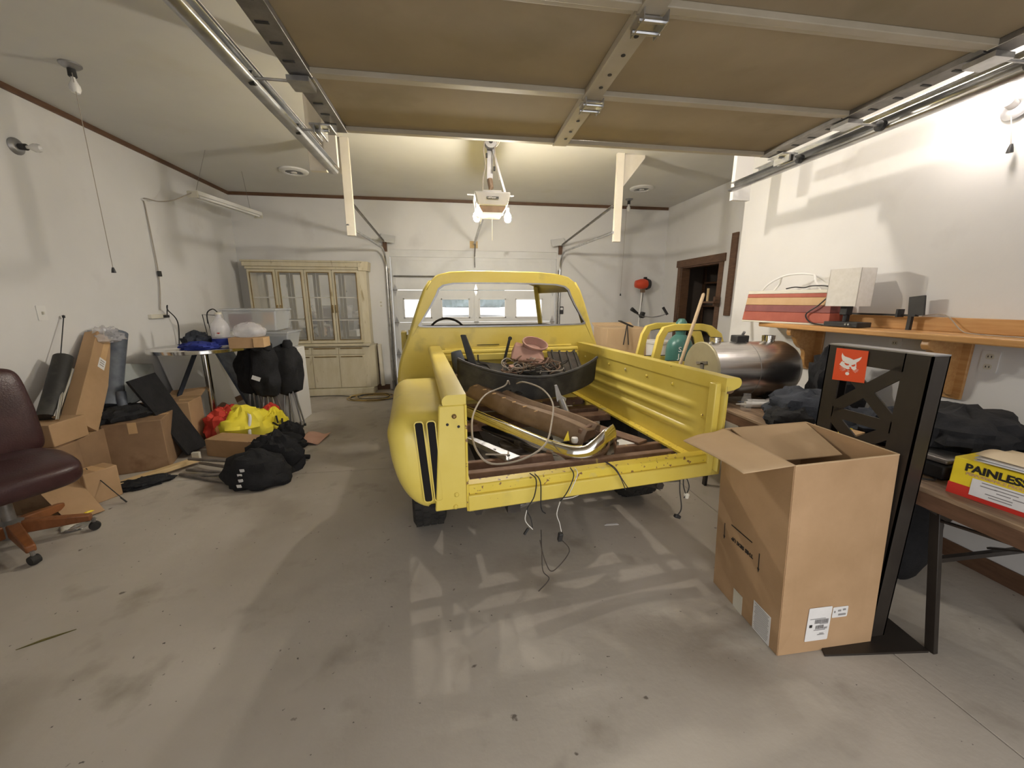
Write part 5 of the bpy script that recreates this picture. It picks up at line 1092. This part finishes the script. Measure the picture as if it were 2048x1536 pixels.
tag(crumple((-2.58, 4.36, TT), .34, .20, .075, 43, .1, amp=.4).build('blue_cloth', M['blue']), 'royal blue cloth crumpled at the round table front', 'cloth')
tag(MB().tube([(-2.64, 4.62, TT), (-2.68, 4.64, TT+.34), (-2.52, 4.62, TT+.33)], .005, 6).tube([(-2.60, 4.62, TT), (-2.64, 4.64, TT+.33)], .005, 6).build('wire_rack', M['black']), 'thin black wire frame behind the water jug', 'rack')
cb_ = thing('small_carton', 'small brown carton under a clear bag on the round table', 'box', (-2.16, 4.45, TT))
MB().rbox((-2.215, 4.46, TT+.055), .22, .20, .11, rz=.12).build('carton_body', M['card'], cb_, bevel=.003)
MB().rbox((-2.05, 4.47, TT+.055), .10, .20, .10, rz=.12).build('packing_tape', M['sand'], cb_, bevel=.003)
tag(crumple((-2.16, 4.48, TT+.112), .30, .26, .15, 51, 0, amp=.15, fold=2).build('clear_bag', M['bag']), 'bulging clear plastic bag on the small brown carton', 'bag')
# pedestal carton behind, with two storage bins
tag(MB().box(-2.42, -1.95, 4.98, 5.36, 0, .93).build('white_foam_crate', M['white'], bevel=.01), 'tall white crate behind the folded camp chairs', 'crate')
for nm, lab, x0, x1, y0, y1, z0, z1, ys_ in (('storage_bin', 'lower clear storage bin on the white crate', -2.46, -1.98, 4.96, 5.36, .93, 1.15, 0), ('storage_bin', 'upper clear storage bin with yellow papers above another bin', -2.66, -2.08, 4.95, 5.38, 1.15, 1.42, 1)):
    b = thing(nm, lab, 'bin', ((x0+x1)/2, (y0+y1)/2, z0)); s = .03
    MB().hexa([(x0+s, y0+s, z0+.003), (x1-s, y0+s, z0+.003), (x1-s, y1-s, z0+.003), (x0+s, y1-s, z0+.003), (x0, y0, z1-.03), (x1, y0, z1-.03), (x1, y1, z1-.03), (x0, y1, z1-.03)]).build('tub', M['plastic'], b, bevel=.012)
    MB().box(x0-.012, x1+.012, y0-.012, y1+.012, z1-.032, z1-.008).build('lid', M['plastic'], b, bevel=.006)
    if ys_:
        MB().rbox((x0+.38, y0+.035, z0+.06), .10, .02, .07).build('yellow_papers', M['manila'], b); MB().rbox((x0+.47, y0+.06, z0+.15), .10, .04, .14).build('yellow_papers', M['sand'], b)
        MB().rbox((x0+.15, y0+.10, z0+.12), .22, .08, .16).build('contents', M['maroon'], b)
    else: MB().rbox(((x0+x1)/2, y0+.15, z0+.08), .36, .2, .12).build('contents', M['bluegrey'], b)
# folded camp chairs: fabric bundle and steel legs
def camp_chair(x, y, lab, seed, h=1.0):
    t = thing('folded_camp_chair', lab, 'chair', (x, y, 0), group=None); random.seed(seed)
    def f(u, v):
        a = 2*pi*u; z = .42+(h-.42)*v; r = (.10+.05*sin(pi*min(1, v*1.1)))*(1+.35*noise.noise(V((cos(a)*1.6+seed, sin(a)*1.6, z*5))))
        r *= (1 if .04 < v < .97 else .35)
        return (x+r*1.15*cos(a), y+r*.9*sin(a), z+.05*noise.noise(V((a, seed, 1))))
    MB().grid(f, 28, 18, closeu=True).build('fabric_seat', M['fabric'], t)
    MB().lathe([(.0, 0), (.05, .0), (.055, .06), (.035, .10), (0, .10)], (x+.05, y-.02, h-.04), seg=12).build('fabric_arm', M['fabric'], t)
    for k in range(7):
        a = 2*pi*k/7+random.uniform(-.3, .3); r0 = .03; r1 = random.uniform(.09, .15)
        MB().tube([(x+r0*cos(a), y+r0*sin(a), .62), (x+r1*cos(a+.4), y+r1*sin(a+.4), .012)], .0095, 8).build('leg', M['alu'], t)
        MB().lathe([(.015, 0), (.015, .03), (0, .03)], (x+r1*cos(a+.4), y+r1*sin(a+.4), 0), seg=8).build('foot', M['black'], t)
camp_chair(-2.38, 4.86, 'folded black camp chair nearest the round table', 1, .98)
camp_chair(-2.16, 4.72, 'middle folded black camp chair with a white tag', 2, 1.0)
camp_chair(-1.98, 4.82, 'folded black camp chair farthest right, nearest the cabinet', 3, 1.0)
tag(MB().rbox((-2.20, 4.56, .66), .085, .006, .045, rz=.1, ry=.4).build('hang_tag', M['paper']), 'small white tag hanging on the middle camp chair', 'tag')
# boards leaning at the left wall behind the table
tag(MB().hexa([(-3.05, 4.75, 0), (-3.0, 5.65, 0), (-2.98, 5.65, 0), (-3.03, 4.75, 0), (-3.28, 4.75, .98), (-3.25, 5.65, .98), (-3.23, 5.65, .98), (-3.26, 4.75, .98)]).build('foam_board', M['white']), 'large white board leaning on the left wall behind the table', 'board')
tag(MB().hexa([(-2.52, 5.10, 0), (-2.50, 5.4, 0), (-2.47, 5.4, 0), (-2.49, 5.10, 0), (-2.95, 5.15, .98), (-2.93, 5.45, .98), (-2.90, 5.45, .98), (-2.92, 5.15, .98)]).build('leaning_screen', M['bluegrey']), 'grey slatted panel leaning under the round table', 'panel')
tag(MB().bar((-2.98, 4.45, .40), (-2.80, 4.62, .95), .035, .035).build('dark_bar', M['denim']), 'dark square bar leaning up to the round table underside', 'bar')
# long items leaning on the left wall
def slab(name, m, lab, cat, a, b, w_, t_, up=(1, 0, 0), bev=.004, parent=None):
    o = MB().bar(a, b, w_, t_, up).build(name, M[m], bevel=bev); return tag(o, lab, cat)
lb_ = thing('long_carton', 'tall brown carton leaning on the left wall with a white label', 'box', (-3.1, 3.55, .47))
A, B = V((-3.03, 3.45, .50)), V((-3.21, 4.05, 1.16)); dd = (B-A).normalized(); sx_ = dd.cross(V((1, 0, 0))).normalized(); nn_ = sx_.cross(dd).normalized()
if nn_.x < 0: nn_ = -nn_
MB().obox((A+B)/2, (B-A)/2, sx_*.115, nn_*.05).build('carton_body', M['card'], lb_, bevel=.003)
MB().obox(A.lerp(B, .68)+nn_*.0508, dd*.050, sx_*.035, nn_*.0005).build('white_label', M['paper'], lb_)
MB().obox(A.lerp(B, .85)+nn_*.0508, dd*.11, sx_*.03, nn_*.0004).build('packing_tape', M['sand'], lb_)
mbx = MB()
for k in range(3): mbx.obox(A.lerp(B, .66+.025*k)+nn_*.0516, dd*.004, sx_*.022, nn_*.0003)
mbx.build('label_print', M['inkgrey'], lb_)
tag(crumple(tuple(B+V((.03, .02, -.03))), .20, .26, .13, 61, .3, amp=.4).build('bubble_wrap', M['bag']), 'clear plastic wrap sticking out of the tall carton', 'wrap')
tag(MB().tube(bez([(-3.08, 3.82, .58), (-3.10, 3.90, .72), (-3.15, 4.05, .95), (-3.19, 4.20, 1.20)]), .08, 20, rr=None).build('vinyl_roll', M['bluegrey']), 'blue-grey vinyl roll leaning right of the tall carton', 'roll')
tag(MB().tube(bez([(-3.06, 3.26, .64), (-3.10, 3.40, .80), (-3.17, 3.62, 1.05)]), .06, 18, rr=None).build('black_bundle', M['dusty']), 'black wrapped bundle leaning left of the tall carton', 'bundle')
tag(MB().tube([(-3.00, 3.26, .64), (-3.12, 3.60, .95)], .022, 18).build('chrome_tube', M['chrome']), 'shiny chrome tube leaning beside the black bundle', 'tube')
tag(MB().tube([(-2.96, 3.22, .63), (-3.05, 3.40, .80)], .012, 12).build('thin_chrome_tube', M['chrome']), 'short thin chrome tube in front of the black bundle', 'tube')
tag(MB().tube([(-3.10, 3.37, .62), (-3.27, 3.82, 1.37)], .004, 6).lathe([(.009, 0), (.010, .02), (0, .025)], (-3.27, 3.82, 1.36), seg=8).build('thin_rod', M['black']), 'thin dark rod leaning highest on the left wall', 'rod')
tr_ = thing('grey_tray', 'pale grey panel with metal edging leaning on the left wall', 'panel', (-3.05, 4.1, .6))
q = [(-2.98, 3.86, .56), (-2.96, 4.22, .62), (-3.10, 4.42, .86), (-3.12, 4.08, .92), ]
quad(tr_, 'panel', mat('pale_grey_enamel', (.34, .37, .36), (.42, .44, .43), 5, rough=.5), q[0], q[1], q[2], q[3], t=.02)
for a, b in ((0, 1), (1, 2), (2, 3), (3, 0)): MB().tube([q[a], q[b]], .008, 6).build('edging', M['black'] if a != 1 else M['chrome'], tr_)
tag(MB().tube([(-2.97, 3.80, .50), (-3.0, 3.86, .70)], .035, 16).build('grey_pipe', M['bluegrey']), 'short grey pipe end below the grey edged panel', 'pipe')
# boxes on the floor
def carton(lab, c, sx, sy, sz, rz, m='carddark', flaps=False):
    t = thing('worn_carton', lab, 'box', (c[0], c[1], c[2])); c = V(c)
    MB().rbox(c+V((0, 0, sz/2)), sx, sy, sz, rz=rz).build('carton_body', M[m], t, bevel=.006)
    R = Matrix.Rotation(rz, 3, 'Z')
    MB().rbox(c+V((0, 0, sz+.0008)), sx, .06, .0012, rz=rz).rbox(c+R @ V((0, -sy/2-.0008, sz-.05)), .06, .0012, .10, rz=rz).build('packing_tape', M['sand'], t)
    if flaps:
        p = [c+R @ V(q) for q in ((-sx/2, sy/2, sz), (sx/2, sy/2, sz), (sx/2+.02, sy/2+.12, sz+.07), (-sx/2, sy/2+.12, sz+.05))]
        quad(t, 'flap', M[m], *p)
    return t
carton('worn brown carton in front of the left wall, largest of the heap', (-2.90, 3.88, 0), .40, .46, .46, rad(20), flaps=True)
carton('brown carton with open flaps behind the black panel', (-2.86, 4.32, 0), .30, .30, .50, rad(10), 'card', True)
carton('brown carton in shade behind the burgundy chair', (-3.12, 3.46, 0), .30, .34, .44, rad(8))
tag(MB().box(-3.20, -2.93, 3.12, 3.40, .45, .62).build('tan_carton', M['card'], bevel=.004), 'tan carton holding the black bundle and chrome tubes', 'box')
tag(MB().box(-3.25, -2.90, 2.98, 3.27, .0, .448).build('tan_carton', M['carddark'], bevel=.004), 'brown carton under the tan carton behind the chair', 'box')
carton('small tan carton lying by the plank end', (-2.76, 3.17, 0), .16, .20, .25, rad(-25), 'card')
qd = thing('loose_cardboard', 'flattened cardboard flap lying beside the chair base', 'cardboard', (-2.85, 3.02, 0))
quad(qd, 'sheet', M['card'], (-2.98, 2.96, .24), (-2.86, 3.12, .24), (-2.56, 2.95, .01), (-2.66, 2.80, .01))
quad(qd, 'sheet', M['carddark'], (-3.1, 2.98, .05), (-2.9, 3.1, .05), (-2.62, 2.88, .006), (-2.85, 2.74, .006))
slab('raw_plank', 'plank', 'raw pine plank lying from the small carton to the tripod', 'plank', (-2.74, 3.30, .045), (-2.42, 3.78, .05), .075, .035, (0, 0, 1))
tag(MB().box(-2.46, -2.40, 3.76, 3.79, .02, .12).build('plank_bracket', M['offwhite']), 'small pale bracket at the far end of the plank', 'bracket')
tag(crumple((-2.60, 3.36, 0), .34, .16, .07, 71, .6, amp=.4).build('black_glove', M['fabric']), 'flat black cloth under the raw plank', 'cloth')
bp2 = thing('display_board', 'long folded matte black panel sloping down to the floor', 'panel', (-2.7, 4.0, 0))
quad(bp2, 'upper_leaf', M['fabric'], (-2.90, 3.81, .80), (-2.90, 4.14, .82), (-2.75, 4.18, .40), (-2.76, 3.88, .42), t=.02)
quad(bp2, 'lower_leaf', M['fabric'], (-2.76, 3.88, .42), (-2.75, 4.18, .40), (-2.60, 4.22, .03), (-2.62, 3.95, .03), t=.02)
tag(crumple((-2.95, 3.80, .462), .42, .20, .12, 73, .9, amp=.35).build('black_cloth', M['fabric']), 'black cloth draped on the largest worn carton', 'cloth')
tag(MB().tube([(-2.80, 3.16, .26), (-2.50, 3.06, .012)], .0035, 6).tube([(-2.545, 3.075, .045), (-2.50, 3.06, .012)], .006, 6).build('antenna_rod', M['black']), 'thin dark rod with a white tip resting on the floor', 'rod')
# burgundy chair
ch = thing('swivel_chair', 'burgundy leather office chair with wooden star base', 'chair', (-2.74, 2.56, 0), 0)
hubp = V((-2.74, 2.56, 0)); fd_ = V((.87, -.50, 0)); pd_ = V((.50, .87, 0))
def ct(a, b, z): return hubp+fd_*a+pd_*b+V((0, 0, z))
for ang_ in (25, -36, -105, 175, 95):
    a = rad(ang_); e = V((cos(a), sin(a), 0)); s_ = V((-sin(a), cos(a), 0))
    o1 = hubp+e*.04; o2 = hubp+e*.34
    MB().hexa([o1-s_*.03+V((0, 0, .09)), o2-s_*.022+V((0, 0, .075)), o2+s_*.022+V((0, 0, .075)), o1+s_*.03+V((0, 0, .09)), o1-s_*.03+V((0, 0, .175)), o2-s_*.022+V((0, 0, .118)), o2+s_*.022+V((0, 0, .118)), o1+s_*.03+V((0, 0, .175))]).build('leg', M['chairwood'], ch, bevel=.008)
    c = hubp+e*.345
    cs = MB().lathe([(0, -.022), (.026, -.02), (.03, 0), (.026, .02), (0, .022)], c+V((0, 0, .03))+s_*.0, seg=16, R=Matrix.Rotation(a+1.9, 3, 'Z') @ Matrix.Rotation(rad(90), 3, 'Y')).build('caster', M['rubber'], ch)
    MB().tube([c+V((0, 0, .05)), c+V((0, 0, .085))], .01, 8).build('caster_stem', M['galvdark'], cs)
MB().lathe([(.06, .08), (.06, .17), (.03, .19), (.028, .38)], hubp, seg=18).build('column', M['galvdark'], ch)
MB().obox(ct(.0, 0, .385), fd_*.16, pd_*.10, V((0, 0, .02))).build('tilt_plate', M['galvdark'], ch)
def seatf(u, v):
    a = 2*pi*u; p = pi*(v-.5); k = .45
    cx_ = math.copysign(abs(cos(a))**k, cos(a)); sy_ = math.copysign(abs(sin(a))**k, sin(a)); r = abs(cos(p))**.45; z = math.copysign(abs(sin(p))**.6, sin(p))
    zz = .49+.085*z-(.03*max(0, cx_*r))+.01*(1-abs(cx_*r))
    return ct(.09+.285*cx_*r, .275*sy_*r, zz)
MB().grid(seatf, 48, 20, closeu=True).build('seat', M['leather'], ch)
def backf(u, v):
    a = 2*pi*u; p = pi*(v-.5); k = .26
    y = math.copysign(abs(cos(a))**k, cos(a)); z = math.copysign(abs(sin(a))**k, sin(a)); r = abs(cos(p))**.40; x = math.copysign(abs(sin(p))**.6, sin(p))
    zz = .80+.285*z*r; wd = .285-.02*max(0, z*r)
    lean = -.20-.16*(zz-.55)
    return ct(lean+.055*x+.02*cos(y*r*1.5), wd*y*r, zz)
MB().grid(backf, 56, 20, closeu=True).build('backrest', M['leather'], ch)
for s in (-.10, .10): MB().tube([ct(.04, s*.3, .40), ct(-.24, s*.8, .46), ct(-.30, s*.8, .66)], .014, 8).build('back_support', M['galvdark'], ch)
# papers and scraps by the chair base
for k, (x, y, r, z, m, lab) in enumerate(((-2.78, 2.86, .3, .02, 'paper', 'crumpled printed paper beside the chair base'), (-2.62, 2.80, .9, .012, 'offwhite', 'small pale scrap on the floor by the chair caster'), (-2.66, 2.90, -.4, .03, 'boxyellow', 'small yellow scrap beside the crumpled paper'), (-2.56, 2.76, .2, .008, 'galv', 'grey scrap near the chair leg'))):
    tag(MB().grid(lambda u, v: (x+(.22 if k == 0 else .08)*(u-.5)*cos(r)-.1*(v-.5)*sin(r), y+.2*(u-.5)*sin(r)+.14*(v-.5)*cos(r), z+.02*noise.noise(V((u*4, v*4, k)))), 8, 8).build('paper_scrap', M[m], thick=.001), lab, 'paper')
# flag heap beneath the table
fg = thing('yellow_banner', 'crumpled yellow banner with red shapes and white hem on the floor', 'banner', (-2.42, 4.45, 0))
crumple((-2.32, 4.42, 0), .50, .44, .36, 82, .3, amp=.32, fold=2.4).build('yellow_cloth', M['flag'], fg)
crumple((-2.52, 4.46, 0), .36, .40, .36, 83, .1, amp=.3, fold=2.6).build('red_print', M['flagred'], fg)
crumple((-2.47, 4.33, 0), .20, .20, .25, 84, .4, amp=.3).build('orange_print', M['flagorange'], fg)
MB().tube(bez([(-2.30, 4.42, .36), (-2.20, 4.32, .30), (-2.18, 4.24, .18), (-2.16, 4.19, .03)]), .016, 8).build('white_hem', M['white'], fg)
crumple((-2.09, 4.60, 0), .26, .26, .28, 85, .4, amp=.35).build('yellow_cloth', M['flag'], fg)
crumple((-2.14, 4.66, .22), .16, .14, .12, 86, .4, amp=.35).build('red_print', M['flagred'], fg)
for p in (((-2.02, 4.50, .24), (-2.0, 4.48, .16)), ((-1.97, 4.52, .20), (-1.96, 4.48, .10)), ((-2.05, 4.47, .17), (-1.99, 4.45, .14)), ((-2.06, 4.46, .10), (-2.0, 4.44, .06))): MB().tube([p[0], p[1]], .010, 6).build('black_print', M['ink'], fg)
bn = thing('rolled_banner', 'rolled dark banner with orange lettering marks under the table', 'banner', (-2.85, 4.5, .1))
MB().tube([(-2.82, 4.42, .10), (-2.70, 4.82, .30)], .05, 14).build('roll', M['rust'], bn)
for k in range(6):
    c = V((-2.82, 4.42, .10)).lerp(V((-2.70, 4.82, .30)), .15+k*.14)
    MB().tube([(c.x-.02, c.y-.045, c.z+.02), (c.x+.02, c.y-.048, c.z+.005), (c.x+.03, c.y-.035, c.z-.03)], .005, 5).build('letter_mark', M['flagorange'], bn)
tag(crumple((-2.72, 4.90, 0), .5, .4, .22, 88, .1, amp=.2, fold=1.8).build('white_sheet', M['paper']), 'white sheet bunched on the floor behind the table pole', 'sheet')
# right part of the heap
tag(crumple((-1.80, 4.28, 0), .26, .22, .22, 91, .3, amp=.25).build('baseball_cap', M['fabric']), 'black cap on the floor nearest the salmon sheet', 'cap')
tag(MB().lathe([(.03, 0), (.034, .005), (.02, .012), (0, .012)], (-1.77, 4.18, .11), seg=14, R=Matrix.Rotation(rad(70), 3, 'X')).build('cap_badge', M['sand']), 'tan oval badge on the black cap', 'badge')
tag(crumple((-1.86, 4.08, 0), .52, .30, .17, 92, .0, amp=.25).build('black_jacket', M['fabric']), 'black garment crumpled right of the table foot', 'jacket')
tag(MB().grid(lambda u, v: (-1.74+.26*u+.04*v, 4.16+.34*v-.05*u, .008+.03*abs(sin(u*3+v))), 10, 10).build('salmon_sheet', M['salmon'], thick=.003), 'salmon coloured printed sheet at the right of the heap', 'sheet')
kb = thing('open_carton', 'long open brown carton lying on its side with dark things inside', 'box', (-2.1, 3.84, 0), 0)
KA, KB = V((-2.46, 3.98, .0)), V((-1.80, 3.72, .0)); kd = (KB-KA); kn = V((.37, .93, 0)).normalized()*.18
quad(kb, 'side_wall', M['card'], KA+V((0, 0, .004)), KB+V((0, 0, .004)), KB+V((0, 0, .19)), KA+V((0, 0, .17)))
quad(kb, 'side_wall', M['card'], KA+kn+V((0, 0, .004)), KB+kn+V((0, 0, .004)), KB+kn+V((0, 0, .20)), KA+kn+V((0, 0, .18)))
quad(kb, 'top_wall', M['card'], KA+V((0, 0, .17)), KA+kd*.72+V((0, 0, .185)), KA+kd*.72+kn+V((0, 0, .195)), KA+kn+V((0, 0, .18)))
quad(kb, 'flap', M['card'], KA+kd*.74+V((0, 0, .19)), KB+V((0, 0, .19)), KB+kn+V((0, 0, .205)), KA+kd*.74+kn+V((0, 0, .2)))
quad(kb, 'bottom', M['carddark'], KA+V((0, 0, .004)), KB+V((0, 0, .004)), KB+kn+V((0, 0, .004)), KA+kn+V((0, 0, .004)))
tag(MB().tube([(-1.85, 3.80, .08), (-1.62, 3.72, .05), (-1.42, 3.72, .035)], .03, 10, rr=[.035, .028, .022]).build('umbrella', M['fabric']), 'folded black umbrella poking out of the open carton', 'umbrella')
tag(MB().tube([(-1.80, 3.74, .06), (-1.58, 3.64, .03)], .009, 8).build('chrome_rod', M['chrome']), 'short chrome rod beside the black umbrella', 'rod')
bg_ = thing('black_bag', 'black bag with white print in front of the open carton', 'bag', (-1.68, 3.28, 0))
crumple((-1.68, 3.28, 0), .50, .34, .27, 95, -.1, amp=.25, fold=2.0).build('bag_body', M['fabric'], bg_)
for k, (z, dx) in enumerate(((.06, .0), (.10, .012), (.14, .004), (.175, .02))): MB().rbox((-1.735+dx, 3.105+.012*k, z), .035, .006, .03, rx=.3).build('white_print', M['paper'], bg_, bevel=.004)
tag(crumple((-1.62, 3.48, 0), .42, .22, .34, 97, .2, amp=.3).build('black_pouch', M['fabric']), 'upright black pouch between the bag and open carton', 'pouch')
tp = thing('tripod', 'grey metal tripod legs lying on the floor left of the black bag', 'tripod', (-2.1, 3.45, .03))
for a, b in (((-2.42, 3.66, .10), (-1.62, 3.38, .13)), ((-2.40, 3.58, .03), (-1.75, 3.34, .05)), ((-2.42, 3.52, .015), (-1.85, 3.25, .02)), ((-2.36, 3.70, .04), (-1.9, 3.42, .08)), ((-2.3, 3.46, .02), (-1.85, 3.36, .06))):
    MB().tube([a, b], .014, 10).build('leg', M['galvdark'], tp)
# floor odds and ends
sho = thing('white_shoe', 'white shoe on the floor behind the camp chairs', 'shoe', (-2.33, 5.6, 0))
MB().lathe([(0, -.13), (.035, -.12), (.045, -.04), (.04, .04), (.045, .10), (0, .14)], (-2.30, 5.58, .045), 'X', 16, sx=.9).build('upper', M['white'], sho)
MB().rbox((-2.30, 5.58, .01), .27, .09, .02).build('sole', M['galv'], sho, bevel=.008)
cc = thing('cable_coil', 'coil of yellow cable on the floor right of the china cabinet', 'cable', (-1.3, 6.2, 0)); random.seed(9)
for k in range(7):
    rx, ry = random.uniform(.22, .40), random.uniform(.14, .26); ox, oy = random.uniform(-.06, .06), random.uniform(-.05, .05)
    MB().tube([(-1.32+ox+rx*cos(t), 6.16+oy+ry*sin(t), .008+.006*k*.5+.004*sin(3*t)) for t in [2*pi*j/40 for j in range(40)]], .0055, 6, closed=True).build('loop', M['cablewire'] if k % 3 else M['black'], cc)
MB().tube(bez([(-1.7, 6.3, .01), (-2.0, 6.38, .01), (-2.4, 6.33, .01), (-2.6, 6.36, .01)]), .005, 6).build('tail', M['black'], cc)
tag(MB().prism([(-.09, -.012), (-.03, -.004), (.03, .004), (.09, .016), (.03, .014), (-.02, .010)], (-1.87, 1.75, .001), (.94, .34, 0), (-.34, .94, 0), (0, 0, .003)).build('dry_leaf', M['leaf']), 'dry green leaf sprig on the bare left floor', 'leaf')
tag(MB().prism([(-.05, 0), (.05, -.008), (.045, .01), (-.03, .012)], (1.02, 2.25, .001), (1, 0, 0), (0, 1, 0), (0, 0, .003)).build('wood_chip', M['paper']), 'pale splinter on the floor beneath the truck bed', 'splinter')
